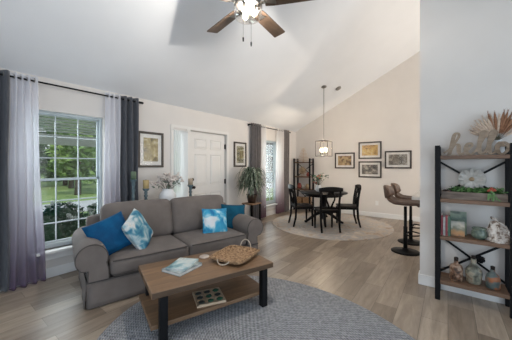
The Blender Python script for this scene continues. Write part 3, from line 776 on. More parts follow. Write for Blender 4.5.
# game board
gb_c = tw((.542, .215, .14))
gb_r = TA+math.radians(-10)
gbd = thing('game_board', 'square wooden noughts and crosses board on the lower shelf of the coffee table', 'game', gb_c, gb_r)
M['boardwood'] = mat('board_wood', (.62, .48, .34), .6, c2=(.50, .37, .24), scale=6, stretch=(1, 8, 1))
G = .26
bb = MB().box(-G/2, G/2, -G/2, G/2, 0, .012)
for k in range(4):
    q = -G/2+.006+k*(G-.012)/3; bb.box(q-.006, q+.006, -G/2, G/2, .012, .022); bb.box(-G/2, G/2, q-.006, q+.006, .012, .022)
bb.build('board', M['boardwood'], gbd)
M['token_d'] = mat('dark_stone', (.035, .04, .035), .3); M['token_g'] = mat('green_stone', (.03, .10, .055), .25)
Rg = Matrix.Translation(gb_c) @ Matrix.Rotation(gb_r, 4, 'Z')
rows = ['front', 'middle', 'back']; cols_ = ['left', 'centre', 'right']
for j in range(3):
    for i in range(3):
        green = (i, j) in ((2, 0), (1, 1), (1, 0), (2, 2))
        p = Rg @ Vector(((i-1)*.0825, (j-1)*.0825, .012))
        o = MB().blob((0, 0, .009), .03, 12, 6, (1, .9, .30), .25, i*3+j).build('game_token', M['token_g' if green else 'token_d'], loc=p)
        tag(o, '%s polished stone in the %s %s cell of the game board' % ('green' if green else 'dark', rows[j], cols_[i]), 'game piece', 'stones on the game board')

# ------------------------------------------------------------------ ceiling fan
d0 = 2.27; fc = FW*d0+RT*(-8/FP*d0)
fx, fy = fc.x, fc.y; BZ = 2.82
fan = thing('ceiling_fan', 'ceiling fan with brown wood blades and glass drum light, hung from the sloped ceiling', 'ceiling fan', (fx, fy, BZ))
ztop = zc(fy)-BZ
MB().lathe([(.012, .16), (.012, ztop-.05)], n=12).build('downrod', M['nickel'], fan)
MB().lathe([(.03, ztop-.10), (.065, ztop-.04), (.07, ztop-.0)], n=24).build('canopy', M['nickel'], fan)
MB().lathe([(.05, -.02), (.10, -.018), (.115, -.01), (.12, .05), (.10, .10), (.05, .14), (.02, .17)], n=32).build('motor', M['nickel'], fan)
a0 = math.atan2(FW.y, FW.x)
for k in range(5):
    a = a0+math.radians(40)+k*math.radians(72)
    T = Matrix.Rotation(a, 4, 'Z') @ Matrix.Rotation(math.radians(-12), 4, 'X')
    q = MB()
    prof = []
    for (x, y) in [(.15, -.05), (.22, -.060), (.625, -.068), (.635, -.058), (.635, .058), (.625, .068), (.22, .060), (.15, .05)]:
        prof.append(T @ Vector((x, y, -.004)))
    q.prism(prof, (T.to_3x3() @ Vector((0, 0, .008))))
    bl = q.build('blade', M['blade'], fan, bevel=.002)
    MB().prism([T @ Vector(p) for p in [(.09, -.02, -.012), (.17, -.012, -.012), (.25, -.035, -.012), (.25, .035, -.012), (.17, .012, -.012), (.09, .02, -.012)]], T.to_3x3() @ Vector((0, 0, .007))).build('blade_iron', M['nickel'], bl)
M['bowl'] = glass('seeded_glass', (.97, .96, .94), .06, .0, seeded=.0)
lk = MB().lathe([(.105, -.022), (.12, -.025), (.124, -.04), (.124, -.10), (.115, -.125), (.09, -.138), (.001, -.142)], n=40, cap=False).build('glass_bowl', M['bowl'], fan)
MB().lathe([(.125, -.018), (.127, -.02), (.127, -.032), (.121, -.036)], n=40, cap=False).build('light_ring', M['nickel'], fan)
M['bulb'] = emis('lamp_bulb', (1, .86, .66), 3)
for k in range(3):
    a = a0+2*PI*k/3+.5
    c = Vector((.06*math.cos(a), .06*math.sin(a), -.085))
    bo = MB().blob(c, .025, 12, 8, (1, 1, 1.2)).build('light_bulb', M['bulb'], fan)
    MB().cyl(c+Vector((0, 0, .025)), c+Vector((0, 0, .065)), .014, 10).build('socket', M['nickel'], bo)
for (lat, dep, L_) in ((-.036, -.13, .36), (.031, -.13, .40)):
    p = RT*lat+FW*dep
    c = MB(); c.cyl((p.x, p.y, -.03), (p.x, p.y, -L_), .0016, 5)
    pc = c.build('pull_chain', M['nickel'], fan)
    MB().lathe([(.003, -L_), (.007, -L_-.008), (.006, -L_-.035), (.002, -L_-.042)], (p.x, p.y, 0), 8).build('pull_knob', M['bronze'], pc)
light('fan_lamp', 'POINT', (fx, fy, BZ-.122), 56, (1, .94, .87), size=.012)

# smoke detector
p = Vector((6.3, 2.19, zc(2.19)))
o = MB().lathe([(.06, -.035), (.07, -.02), (.07, 0)], n=20, M=Matrix.Rotation(math.radians(-26.8), 4, 'X')).build('smoke_detector', M['nickel'], loc=p); tag(o, 'small round smoke detector on the sloped ceiling beside the chandelier canopy', 'smoke detector')

# ------------------------------------------------------------------ chandelier
M['cagemetal'] = mat('dark_pewter', (.09, .082, .075), .5, .3)
CX, CY = 5.73, 2.33
ch = thing('lantern_chandelier', 'square metal lantern chandelier with candle bulbs above the dining table', 'chandelier', (CX, CY, 1.58))
S = .145; HT = .375; fr = MB()
for sx in (-1, 1):
    for sy in (-1, 1): fr.bar((sx*S, sy*S, 0), (sx*S, sy*S, HT-.02), .012)
for z in (.006, HT-.02):
    for sx in (-1, 1): fr.bar((sx*S, -S, z), (sx*S, S, z), .012); fr.bar((-S, sx*S, z), (S, sx*S, z), .012)
fr.build('cage', M['cagemetal'], ch)
rf = MB().add([(-S, -S, HT-.02), (S, -S, HT-.02), (S, S, HT-.02), (-S, S, HT-.02), (-.03, -.03, HT+.02), (.03, -.03, HT+.02), (.03, .03, HT+.02), (-.03, .03, HT+.02)],
    [(0, 1, 5, 4), (1, 2, 6, 5), (2, 3, 7, 6), (3, 0, 4, 7), (4, 5, 6, 7)]); rf.build('cap', M['cagemetal'], ch)
zt = zc(CY)-1.58
MB().cyl((0, 0, HT), (0, 0, zt-.03), .007, 8).lathe([(.02, zt-.05), (.06, zt-.03), (.065, zt)], n=20).build('stem', M['nickel'], ch)
gp = MB()
for sx in (-1, 1): gp.box(sx*S-.001, sx*S+.001, -S+.006, S-.006, .012, HT-.026); gp.box(-S+.006, S-.006, sx*S-.001, sx*S+.001, .012, HT-.026)
M['pane'] = glass('lantern_glass', (1, 1, 1), .0, 0, fres=.06); gp.build('glass_panel', M['pane'], ch)
M['flame'] = emis('candle_bulb', (1, .80, .52), 12)
ar = MB(); ar.cyl((0, 0, .05), (0, 0, HT), .006, 8)
for k in range(4):
    a = PI/4+k*PI/2; p = Vector((.075*math.cos(a), .075*math.sin(a), .05)); ar.tube([(0, 0, .06), p*.6+Vector((0, 0, .01)), p], .004, 6)
    cn = MB().cyl(p, p+Vector((0, 0, .075)), .011, 10).build('candle_sleeve', M['nickel'], ch)
    MB().lathe([(.006, .075), (.013, .10), (.012, .12), (.002, .15)], p, 10).build('candle_bulb', M['flame'], cn)
ar.build('arm', M['nickel'], ch)
light('chandelier_lamp', 'POINT', (CX, CY, 1.74), 32, (1, .80, .58), size=.02)

# ------------------------------------------------------------------ dining table and chairs
RG = .01
dt = thing('dining_table', 'round black pedestal dining table on the round rug', 'table', (5.72, 2.33, RG))
MB().lathe([(.50, .705), (.535, .715), (.54, .725), (.535, .738), (.001, .738)], n=48).lathe([(.42, .65), (.43, .705)], n=40).build('tabletop', M['blackwood'], dt)
MB().lathe([(.10, .16), (.075, .20), (.06, .25), (.09, .31), (.10, .36), (.07, .42), (.065, .55), (.09, .60), (.12, .65)], n=24).build('pedestal', M['blackwood'], dt)
for k in range(4):
    a = PI/4*.6+k*PI/2; c_, s_ = math.cos(a), math.sin(a)
    MB().tube([(r*c_, r*s_, z) for r, z in ((.05, .27), (.16, .22), (.28, .13), (.38, .05), (.44, .025))], [.04, .038, .033, .028, .025], 8).build('leg', M['blackwood'], dt)
ch0 = thing('dining_chair', 'black dining chair nearest the coffee table, seen from behind', 'chair', (0, 0, RG), 0, 'black dining chairs round the table')
M['seatpad'] = mat('chair_seat', (.022, .017, .015), .5, spec=.2)
MB().cushion((0, 0, .445), (.45, .43, .035), .015, (0, 0, .006)).build('seat', M['seatpad'], ch0)
MB().box(-.195, .195, -.185, .185, .385, .43).build('apron', M['blackwood'], ch0)
for sx in (-1, 1):
    MB().tube([(sx*.19, .18, .40), (sx*.19, .182, .2), (sx*.19, .185, 0)], [.027, .024, .018], 8).build('leg', M['blackwood'], ch0)
    MB().tube([(sx*.19, -.255, 0), (sx*.19, -.205, .2), (sx*.19, -.19, .43), (sx*.195, -.205, .62), (sx*.205, -.25, .88)], [.020, .024, .027, .024, .020], 8).build('back_leg', M['blackwood'], ch0)
cr = MB()
def crest(u, v, s=1):
    x = (u-.5)*.50; w = 4*(u-.5)**2
    z0 = .825+.012*w; z1 = .93-.03*w
    return Vector((x, -.245-.03*(1-w), z0+(z1-z0)*v))
cr.grid(crest, 18, 4).build('crest_rail', M['blackwood'], ch0, solid=.024)
MB().bar((-.19, -.20, .49), (.19, -.20, .49), .02, .03).build('cross_rail', M['blackwood'], ch0)
sp_ = MB()
for sx in (-1, 1):
    sp_.tube([(sx*x, -.20-.05*(z-.50)/.32, z) for x, z in ((.025, .50), (.05, .58), (.085, .66), (.088, .73), (.035, .80), (.06, .86))], [.022, .02, .017, .017, .024, .026], 8)
sp_.bar((-.05, -.245, .81), (.05, -.245, .81), .022, .06)
sp_.build('splat', M['blackwood'], ch0)
def face(o, p, q): 
    o.location = (p[0], p[1], RG); o.rotation_euler = (0, 0, math.atan2(q[1]-p[1], q[0]-p[0])-PI/2)
face(ch0, (5.19, 2.05), (5.19+.745, 2.05+.667))
dup(ch0, (5.31, 2.69, RG), math.radians(-52)-PI/2+math.radians(8), 'black dining chair at the left of the table beside the far drape')
dup(ch0, (5.86, 1.84, RG), math.radians(118)-PI/2, 'black dining chair at the right of the table below the framed prints')
v = thing('table_vase', 'small white vase of red and green sprigs on the dining table', 'vase', (5.76, 2.47, RG+.738))
MB().lathe([(.05, 0), (.075, .03), (.08, .08), (.05, .13), (.055, .15), (.045, .15), (.04, .1)], n=22, cap=False).build('vessel', M['whitecer'], v)
M['redbloom'] = mat('dusky_red', (.30, .09, .07), .8)
st = MB(); lf = MB(); fl = MB(); wf = MB()
for k in range(18):
    a = random.uniform(0, 6.28); q = random.uniform(.05, .30); tip = Vector((q*math.cos(a), q*math.sin(a), random.uniform(.2, .40)))
    st.tube([(0, 0, .1), (tip.x*.3, tip.y*.3, .2), tip], .003, 5); leafmesh(lf, tip, .05, 8, .035)
    MB().blob(tip, .03, 8, 5).build('bloom', M[('redbloom', 'dried')[k % 2]], v)
st.build('stems', M['stem'], v); lf.build('leaves', M['leaf_c'], v);

# ------------------------------------------------------------------ bar stools and breakfast bar
def stool(loc, label):
    t = thing('bar_stool', label, 'stool', loc, 0, 'leather bar stools')
    MB().lathe([(.205, 0), (.205, .012), (.17, .022), (.05, .035), (.035, .06)], n=40).build('base', M['black'], t)
    MB().lathe([(.03, .03), (.03, .40), (.022, .405), (.022, .72)], n=16).build('column', M['black'], t)
    MB().tube([(.02, -.03, .30)]+[(.16*math.cos(a), -.02-.17*math.sin(a)-.02, .30) for a in [PI*k/12 for k in range(13)]]+[(-.02, -.03, .30)], .011, 8).build('footrest', M['black'], t)
    # bucket seat: sweeps from front lip back and up into the backrest
    def seatp(u, v):
        s = v
        x = (u-.5)*(.42-.05*s)
        path = [(-.21, .745), (-.17, .775), (0, .76), (.14, .765), (.21, .80), (.235, .845)]
        k = s*(len(path)-1); i = min(int(k), len(path)-2); f = k-i
        y = path[i][0]*(1-f)+path[i+1][0]*f; z = path[i][1]*(1-f)+path[i+1][1]*f
        return Vector((x*(1-.25*max(0, s-.75)/.25), y, z+.05*(2*u-1)**2*(.4+.6*s)))
    MB().grid(seatp, 12, 20).build('seat', M['leather'], t, solid=.05, sub=1)
    def backp(u, v):
        a = (u-.5)*1.9; r_ = .25
        w = math.cos((u-.5)*PI)**.4 if 0 < u < 1 else 0
        zc_ = .94; hz = .11*(.35+.65*w)
        return Vector((r_*math.sin(a)*.95, .045+r_*math.cos(a)*.9+.03*v, zc_+hz*(2*v-1)))
    MB().grid(backp, 16, 6).build('backrest', M['leather'], t, solid=.045, sub=1)
    MB().tube([(.12, .215, .84), (.13, .25, .90)], .016, 8).tube([(-.12, .215, .84), (-.13, .25, .90)], .016, 8).build('back_bracket', M['leather'], t)
stool((4.66, .54, 0), 'brown leather bar stool nearer the partition wall corner')
stool((5.28, .53, 0), 'brown leather bar stool farther back, behind the first')
bar = thing('breakfast_bar', 'kitchen breakfast bar mostly hidden by the partition wall', 'counter', (5.0, 0, 0))
MB().box(-1.3, .75, -.25, .12, 0, .95).build('bar_front', M['wall'], bar); MB().box(-1.32, .78, -.30, .36, .95, .985).build('countertop', mat('stone_top', (.55, .52, .48), .3), bar)

# ------------------------------------------------------------------ plant by the door
PX = at(249, 203, 1, 3.42)
pl_xy = (4.44, 3.47)
ps = thing('plant_stand', 'small wooden side table holding the potted plant', 'table', (pl_xy[0], pl_xy[1], 0))
M['standwood'] = mat('stand_wood', (.30, .17, .09), .5, scale=10)
MB().box(-.17, .17, -.15, .15, .52, .545).build('top', M['standwood'], ps, bevel=.004)
for sx in (-1, 1):
    for sy in (-1, 1): MB().box(sx*.14-.015, sx*.14+.015, sy*.12-.015, sy*.12+.015, 0, .52).build('leg', M['blackwood'], ps)
pp = thing('potted_plant', 'bushy green and cream plant in a brown pot right of the front door', 'plant', (pl_xy[0], pl_xy[1], .545))
MB().lathe([(.085, 0), (.115, .16), (.125, .18), (.118, .19), (.10, .17), (.001, .16)], n=24).build('pot', mat('brown_pot', (.055, .032, .022), .4), pp)
M['plantleaf'] = ramp_noise('variegated_leaf', [(.36, (.035, .06, .03)), (.52, (.13, .17, .11)), (.66, (.50, .52, .42))], 22, .5)
lb = MB()
for k in range(250):
    a = random.uniform(0, 6.28); L_ = 0; up = random.uniform(.30, .68); out = Vector((math.cos(a), math.sin(a), 0)); sd = Vector((-out.y, out.x, 0))
    w = random.uniform(.017, .028); vs = []; reach = random.uniform(.16, .42)
    for j in range(7):
        f = j/6; ww = w*math.sin(PI*min(.97, .12+f*.86)); p = out*(reach*f**1.1)+Vector((0, 0, .16+up*math.sin(f*2.35)*1.0-(.10+.16*(k%3==0))*f*f))
        vs += [p-sd*ww, p+sd*ww+Vector((0, 0, .004))]
    lb.add(vs, [(2*j, 2*j+1, 2*j+3, 2*j+2) for j in range(6)], True)
lb.build('leaves', M['plantleaf'], pp)

# ------------------------------------------------------------------ bookshelves
def shelf_unit(loc, W, label, braces, deep=.28):
    """front faces -X, width runs along -Y from loc"""
    t = thing('etagere_shelf', label, 'shelf', loc)
    for (x, y) in ((0, 0), (0, -W), (deep-.035, 0), (deep-.035, -W)):
        MB().box(x, x+.035, y-.0225, y+.0225, 0, 1.58).build('post', M['black'], t, bevel=.003)
    for z in (.165, .62, 1.0, 1.44):
        MB().box(-.002 if False else .004, deep-.004, -W+.0225, -.0225, z, z+.036).build('shelf_board', M['shelfwood'], t, bevel=.003)
    for (z0, z1) in braces:
        MB().bar((deep-.02, -.02, z0), (deep-.02, -W+.02, z1), .010, .020).bar((deep-.02, -.02, z1), (deep-.02, -W+.02, z0), .010, .020).build('cross_brace', M['black'], t)
    for z in (.12, 1.53):
        for y in (0, -W): MB().box(.03, deep-.03, y-.01, y+.01, z, z+.02).build('side_rail', M['black'], t)
    return t
NX = 3.2; NY = .085; NW = .555
shelf_unit((NX, NY, 0), NW, 'black metal and wood shelf unit against the right wall', [(1.05, 1.41), (.22, .60)])
shelf_unit((6.97, 3.80, 0), .52, 'black metal and wood shelf unit in the far corner of the dining area', [(1.05, 1.41), (.22, .60)])

# hello sign, cut from thick board, one continuous script line
def catmull(P, n=8):
    out = []
    Q = [P[0]]+P+[P[-1]]
    for i in range(1, len(Q)-2):
        p0, p1, p2, p3 = [Vector(q) for q in Q[i-1:i+3]]
        for k in range(n):
            t = k/n; out.append(.5*((2*p1)+(-p0+p2)*t+(2*p0-5*p1+4*p2-p3)*t*t+(-p0+3*p1-3*p2+p3)*t**3))
    out.append(Vector(Q[-1])); return out
M['signwood'] = mat('sign_driftwood', (.34, .26, .19), .7, c2=(.22, .16, .11), scale=14, stretch=(1, 1, 4))
pts = [(-.02, .03), (.03, .07), (.085, .15), (.115, .215), (.10, .245), (.075, .225), (.058, .15), (.042, .07), (.03, .012),   # h ascender
       (.045, .06), (.075, .115), (.105, .118), (.112, .085), (.112, .04), (.128, .014), (.158, .03),
       (.195, .07), (.222, .105), (.210, .13), (.185, .118), (.172, .075), (.180, .03), (.212, .01), (.245, .035),   # e
       (.275, .09), (.310, .165), (.335, .225), (.322, .25), (.302, .225), (.285, .14), (.280, .06), (.293, .015), (.322, .03),  # l
       (.352, .09), (.388, .165), (.412, .225), (.399, .25), (.379, .225), (.362, .14), (.357, .06), (.370, .015), (.402, .03),  # l
       (.435, .09), (.462, .122), (.440, .125), (.420, .09), (.420, .045), (.440, .014), (.470, .015), (.495, .05), (.498, .095), (.475, .125), (.452, .118), (.47, .09), (.52, .105)]
cv = catmull([Vector((q[0], q[1], 0)) for q in pts], 7)
sg = MB(); vs = []
sc_ = .93; th_ = .022
m_ = len(cv)
for i, p in enumerate(cv):
    dd = (cv[min(i+1, m_-1)]-cv[max(i-1, 0)]).normalized(); nn = Vector((-dd.y, dd.x, 0))
    w_ = .0085+.0105*abs(dd.y)**1.5*(1 if dd.y < 0 else .4)
    for sgn in (1, -1):
        q = p+nn*w_*sgn
        for dx in (-i*1.2e-5, th_+i*1.2e-5): vs.append(Vector((dx, -q.x*sc_, max(0, q.y*sc_))))
fs = []
for i in range(m_-1):
    a, b_ = i*4, i*4+4
    fs += [(a, b_, b_+2, a+2), (a+1, a+3, b_+3, b_+1), (a, a+1, b_+1, b_), (a+2, b_+2, b_+3, a+3)]
fs += [(0, 2, 3, 1), ((m_-1)*4, (m_-1)*4+1, (m_-1)*4+3, (m_-1)*4+2)]
sg.add(vs, fs)
o = sg.build('script_sign', M['signwood'], loc=(NX+.09, NY-.068, 1.476)); tag(o, 'wooden cut-out script sign reading hello on the top shelf', 'sign')

# pampas bunch in a low vase behind the sign
pv = thing('pampas_vase', 'fan of dried cream and brown pampas plumes behind the hello sign', 'vase', (NX+.195, -.385, 1.476))
MB().lathe([(.04, 0), (.055, .03), (.05, .09), (.03, .13), (.035, .145), (.028, .145), (.02, .1)], n=20, cap=False).build('vessel', M['whitecer'], pv)
M['pamp_c'] = mat('pampas_cream', (.68, .55, .44), .95, c2=(.50, .38, .29), scale=60); M['pamp_b'] = mat('pampas_brown', (.34, .17, .095), .95, c2=(.23, .11, .06), scale=60)
pb = {'pamp_c': MB(), 'pamp_b': MB()}; stm = MB()
spec = [(58, .23, 'pamp_b'), (60, .24, 'pamp_c'), (54, .22, 'pamp_c'), (49, .25, 'pamp_c'), (43, .24, 'pamp_c'), (37, .26, 'pamp_c'), (30, .25, 'pamp_c'), (23, .27, 'pamp_c'), (17, .25, 'pamp_c'), (10, .27, 'pamp_c'),
        (4, .28, 'pamp_b'), (-3, .25, 'pamp_c'), (-9, .29, 'pamp_b'), (-14, .29, 'pamp_b'), (-20, .28, 'pamp_b'), (-26, .29, 'pamp_b'), (-34, .28, 'pamp_b'), (-42, .27, 'pamp_c'), (-52, .25, 'pamp_c'), (13, .29, 'pamp_b')]
for ang, L_, key in spec:
    a = math.radians(ang); dr_ = Vector((random.uniform(-.10, .05), math.sin(a), math.cos(a)*.95)).normalized()
    base_ = Vector((0, 0, .14)); tip = base_+dr_*L_
    stm.tube([(0, 0, .05), base_, base_+dr_*L_*.3], .0022, 5)
    rs_ = [.003, .008, .012, .013, .009, .002]; pb[key].tube([base_+dr_*L_*f+Vector((0, 0, -.02*f*f*abs(math.sin(a)))) for f in (.25, .4, .58, .75, .9, 1)], rs_, 8)
    for j in range(110):
        f = random.uniform(.28, 1); p = base_+dr_*L_*f; sp2 = dr_.orthogonal().normalized(); sp2 = Matrix.Rotation(random.uniform(0, 6.28), 3, dr_) @ sp2
        e = p+sp2*.022*(1-abs(f-.6))+dr_*.03; s2 = dr_.cross(sp2)*.0016
        pb[key].add([p-s2, p+s2, e], [(0, 1, 2)])
stm.build('stems', M['stem'], pv); pb['pamp_c'].build('cream_plumes', M['pamp_c'], pv); pb['pamp_b'].build('brown_plumes', M['pamp_b'], pv)

# medallion and planter on the second shelf
SZ2 = 1.036
md = thing('flower_medallion', 'round whitewashed carved flower medallion above the planter box', 'wall decor', (NX+.225, -.195, 1.235), 0)
M['whitewash'] = mat('whitewash', (.66, .64, .60), .8, c2=(.50, .47, .42), scale=18); M['tan'] = mat('tan_knob', (.42, .30, .18), .6)
RyX = Matrix.Rotation(-PI/2, 4, 'Y')
MB().lathe([(.108, 0), (.112, .004), (.112, .012), (.001, .012)], n=36, M=RyX).build('disc', M['whitewash'], md)
pt = MB()
for k in range(12):
    a = 2*PI*k/12; q = Matrix.Rotation(a, 4, 'X')
    pt.add([q @ Vector(p) for p in [(-.012, 0, .02), (-.018, .018, .065), (-.015, .012, .10), (-.012, 0, .106), (-.015, -.012, .10), (-.018, -.018, .065), (-.016, 0, .065)]], [(0, 1, 6), (1, 2, 6), (2, 3, 6), (3, 4, 6), (4, 5, 6), (5, 0, 6)])
pt.build('petals', M['whitewash'], md)
MB().lathe([(.02, .012), (.022, .022), (.015, .03), (.001, .032)], n=16, M=RyX).build('centre_knob', M['tan'], md)
pbx = thing('planter_box', 'long weathered wood planter box of greenery and a red bloom on the second shelf', 'planter', (NX+.06, 0, SZ2))
M['barn'] = ramp_noise('barn_wood', [(.3, (.10, .075, .06)), (.55, (.20, .155, .125)), (.75, (.33, .28, .24))], 5, .8, stretch=(6, 1, 6), detail=7)
yA, yB = NY-.03, NY-NW+.03
bxm = MB()
for (x, s_) in ((0, 1), (.13, -1)): bxm.box(x, x+.012, yB, yA, 0, .072)
bxm.box(.012, .13, yA-.012, yA, 0, .072).box(.012, .13, yB, yB+.012, 0, .072).box(.012, .13, yB+.012, yA-.012, 0, .01)
bxm.build('box', M['barn'], pbx)
gr = MB(); 
for k in range(16):
    leafmesh(gr, (.07+random.uniform(-.03, .03), yA-.10-k*.0235, .075+random.uniform(0, .022)), .05, 34, .022, (1, 1, .7), .1)
gr.build('greenery', ramp_noise('box_greens', [(.3, (.02, .07, .02)), (.6, (.10, .22, .06)), (.75, (.22, .33, .13))], 14, .7), pbx)
rb = MB()
for k in range(14): rb.blob((.02+random.gauss(0, .012), -.335+random.gauss(0, .018), .105+random.gauss(0, .007)), .014, 8, 5, (1, 1, .7))
rb.build('red_bloom', mat('coral_bloom', (.48, .10, .06), .7), pbx)
lfd = MB()
for k in range(18):
    p = Vector((-.006, -.335+random.gauss(0, .02), .065+random.gauss(0, .02))); d_ = Vector((-.1, random.gauss(0, .5), -1)).normalized(); s_ = Vector((0, 1, 0)).cross(d_).normalized(); s_ = Vector((0, .008, 0))
    lfd.add([p, p+d_*.02+s_+Vector((-.006, 0, 0)), p+d_*.045, p+d_*.02-s_], [(0, 1, 2, 3)])
lfd.build('trailing_leaves', M['leaf_b'], pbx)
dk = MB()
for k in range(6): dk.blob((.05+random.gauss(0, .015), yA-.06+random.gauss(0, .02), .075), .018, 8, 5, (1, 1, .8), .4, k)
dk.build('pine_cones', mat('cone_brown', (.07, .045, .035), .8), pbx)

# third shelf: books, jar, lace coral
SZ3 = .656
def upbook(y, wdt, dep, hgt, lean, m, label, tilt=0, xo=.05):
    t = thing('book', label, 'book', (NX+xo, y, SZ3), 0, 'books on the third shelf')
    T = Matrix.Rotation(lean, 4, 'X')
    MB().box(0, dep, -wdt, -wdt+.002, 0, hgt, T).box(0, dep, -.002, 0, 0, hgt, T).box(0, .003, -wdt+.002, -.002, 0, hgt, T).build('cover', m, t)
    MB().box(.003, dep-.003, -wdt+.002, -.002, .003, hgt-.003, T).build('pages', M['paper'], t)
yb = NY-.028
for (wdt, hgt, c_, lab) in [(.016, .205, (.28, .035, .05), 'slim crimson book standing first from the left post'), (.018, .19, (.50, .48, .44), 'slim white book second from the left post'),
                            (.018, .21, (.30, .05, .06), 'dark red book third from the left post'), (.02, .20, (.06, .15, .10), 'green book just behind the landscape cover')]:
    upbook(yb, wdt, .15, hgt, 0, mat(lab.split()[1]+'_cover', c_, .4, c2=tuple(q*.7 for q in c_), scale=30), lab); yb -= wdt+.0015
def coverbook(c, w, h, m, lean, yaw, label, th=.018):
    t = thing('book', label, 'book', c, yaw, 'books on the third shelf')
    T = Matrix.Rotation(lean, 4, 'Y')
    MB().box(0, .002, -w, 0, 0, h, T).box(th-.002, th, -w, 0, 0, h, T).box(.002, th-.002, -.003, 0, 0, h, T).build('cover', m, t)
    MB().box(.002, th-.002, -w+.003, -.003, .003, h-.003, T).build('pages', M['paper'], t)
def landscape(name, stops, off):
    m = ramp_noise(name, stops, 16, .35, detail=5, distort=.8, offset=off); N, L, b = nodes_of(m)
    r = [n for n in N if n.type == 'VALTORGB'][0]; t = [n for n in N if n.type == 'TEX_COORD'][0]; nz = [n for n in N if n.type == 'TEX_NOISE'][0]
    sx = N.new('ShaderNodeSeparateXYZ'); L.new(t.outputs['Generated'], sx.inputs[0])
    ma = N.new('ShaderNodeMath'); ma.operation = 'MULTIPLY_ADD'; ma.inputs[1].default_value = .75; L.new(sx.outputs['Z'], ma.inputs[0])
    m2 = N.new('ShaderNodeMath'); m2.operation = 'MULTIPLY_ADD'; m2.inputs[1].default_value = .5; m2.inputs[2].default_value = -.12; L.new(nz.outputs['Fac'], m2.inputs[0]); L.new(m2.outputs[0], ma.inputs[2])
    L.new(ma.outputs[0], r.inputs[0]); return m
M['bookland'] = landscape('green_book_cover', [(.1, (.10, .16, .09)), (.5, (.20, .25, .14)), (.62, (.06, .11, .08)), (.8, (.22, .28, .2)), (.9, (.05, .08, .06))], (0, 0, 0))
M['bookdeer'] = landscape('meadow_book_cover', [(.1, (.14, .085, .045)), (.3, (.46, .21, .07)), (.42, (.42, .24, .10)), (.52, (.20, .20, .13)), (.66, (.52, .47, .38)), (.85, (.30, .30, .26))], (2, 3, 0))
coverbook((NX+.20, NY-.105, SZ3), .135, .235, M['bookland'], math.radians(10), 0, 'taller green book leaning behind the meadow cover')
coverbook((NX+.10, NY-.108, SZ3), .112, .15, M['bookdeer'], math.radians(14), 0, 'small book with a golden meadow cover, facing out')
M['jar'] = ramp_noise('green_glass_jar', [(.35, (.06, .09, .07)), (.55, (.15, .19, .15)), (.7, (.30, .33, .27))], 26, .15)
o = MB().lathe([(.04, 0), (.058, .02), (.063, .045), (.058, .075), (.047, .088), (.056, .098), (.056, .108), (.05, .108), (.042, .09), (.05, .06), (.001, .02)], n=28).build('glass_jar', M['jar'], loc=(NX+.11, -.245, SZ3)); tag(o, 'squat grey-green textured jar in the middle of the third shelf', 'jar')
# lacy pale shell ornament
M['lace'] = ramp_noise('lacy_pale', [(.38, (.24, .17, .13)), (.46, (.58, .51, .45)), (.62, (.74, .69, .64))], 34, .8, detail=2)
lo = MB()
def cone(u, v):
    a = 2*PI*u; r = .082*(1-v**1.6)**.8*(1+.10*math.sin(5*a+v*4)+.08*mnoise.noise(Vector((math.cos(a)*2, math.sin(a)*2, v*3))))+.016*(v < .98)
    return Vector((r*math.cos(a)-.0, r*math.sin(a)+.03*v, .19*v))
lo.grid(cone, 40, 24)
for k in range(60):
    u, v_ = random.random(), random.uniform(.03, .92); p = cone(u, v_); n_ = Vector((p.x, p.y-.03*v_, .02)).normalized()
    q = n_.orthogonal().normalized(); r_ = n_.cross(q)
    lo.tube([p+n_*.004+(q*math.cos(b_)+r_*math.sin(b_))*.013 for b_ in [2*PI*j/8 for j in range(8)]], .0035, 5, closed=True)
for k in range(3): lo.blob((random.gauss(0, .012), .03+.012*k, .20+.006*k), .015, 8, 5)
o = lo.build('lacy_ornament', M['lace'], loc=(NX+.125, -.395, SZ3)); tag(o, 'pale lacy cone ornament at the right end of the third shelf', 'ornament')

# bottom shelf bottles
SZ4 = .201
def bottle(loc, s, m, prof, label):
    t = thing('decorated_bottle', label, 'bottle', loc, 0, 'decorated bottles on the bottom shelf')
    MB().lathe([(r*s, z*s) for r, z in prof], n=26).build('body', m, t)
    zt_ = prof[-1][1]*s
    MB().lathe([(.017*s, zt_-.004), (.019*s, zt_+.012*s), (.019*s, zt_+.03*s), (.012*s, zt_+.034*s)], n=16).build('stopper', M['bronze'], t)
M['bt1'] = ramp_noise('bottle_mosaic_brown', [(.36, (.045, .028, .02)), (.5, (.20, .10, .055)), (.6, (.36, .27, .20)), (.72, (.22, .11, .06))], 22, .5, detail=2)
M['bt2'] = ramp_noise('bottle_mosaic_sage', [(.36, (.06, .055, .04)), (.48, (.17, .175, .135)), (.6, (.32, .29, .22)), (.72, (.20, .12, .075))], 16, .5, detail=2, offset=(3, 0, 0))
M['bt3'] = ramp_noise('bottle_rust_teal', [(.36, (.06, .09, .09)), (.47, (.11, .14, .135)), (.55, (.32, .11, .04)), (.72, (.36, .16, .07))], 9, .4, detail=3, stretch=(1, 1, 1.5), offset=(1, 5, 0))
bottle((NX+.12, -.068, SZ4), 1.0, M['bt1'], [(.05, 0), (.056, .01), (.056, .13), (.045, .155), (.022, .168), (.018, .175), (.018, .20)], 'brown and cream decorated bottle at left of the bottom shelf')
bottle((NX+.14, -.205, SZ4), .97, M['bt2'], [(.05, 0), (.062, .015), (.07, .10), (.066, .14), (.045, .17), (.028, .185), (.022, .20), (.024, .25)], 'tall sage decorated bottle in the middle of the bottom shelf')
bottle((NX+.11, -.343, SZ4), .92, M['bt3'], [(.052, 0), (.058, .01), (.06, .10), (.05, .135), (.028, .16), (.02, .168), (.02, .195)], 'rust and teal decorated bottle at right of the bottom shelf')
bw = MB()
for k in range(6):
    a = k*PI/3+.3; bw.blob((-.02, .022*math.cos(a), .022*math.sin(a)), .018, 8, 5, (.5, 1, 1), .3, k)
bw.blob((-.03, 0, 0), .012, 8, 5)
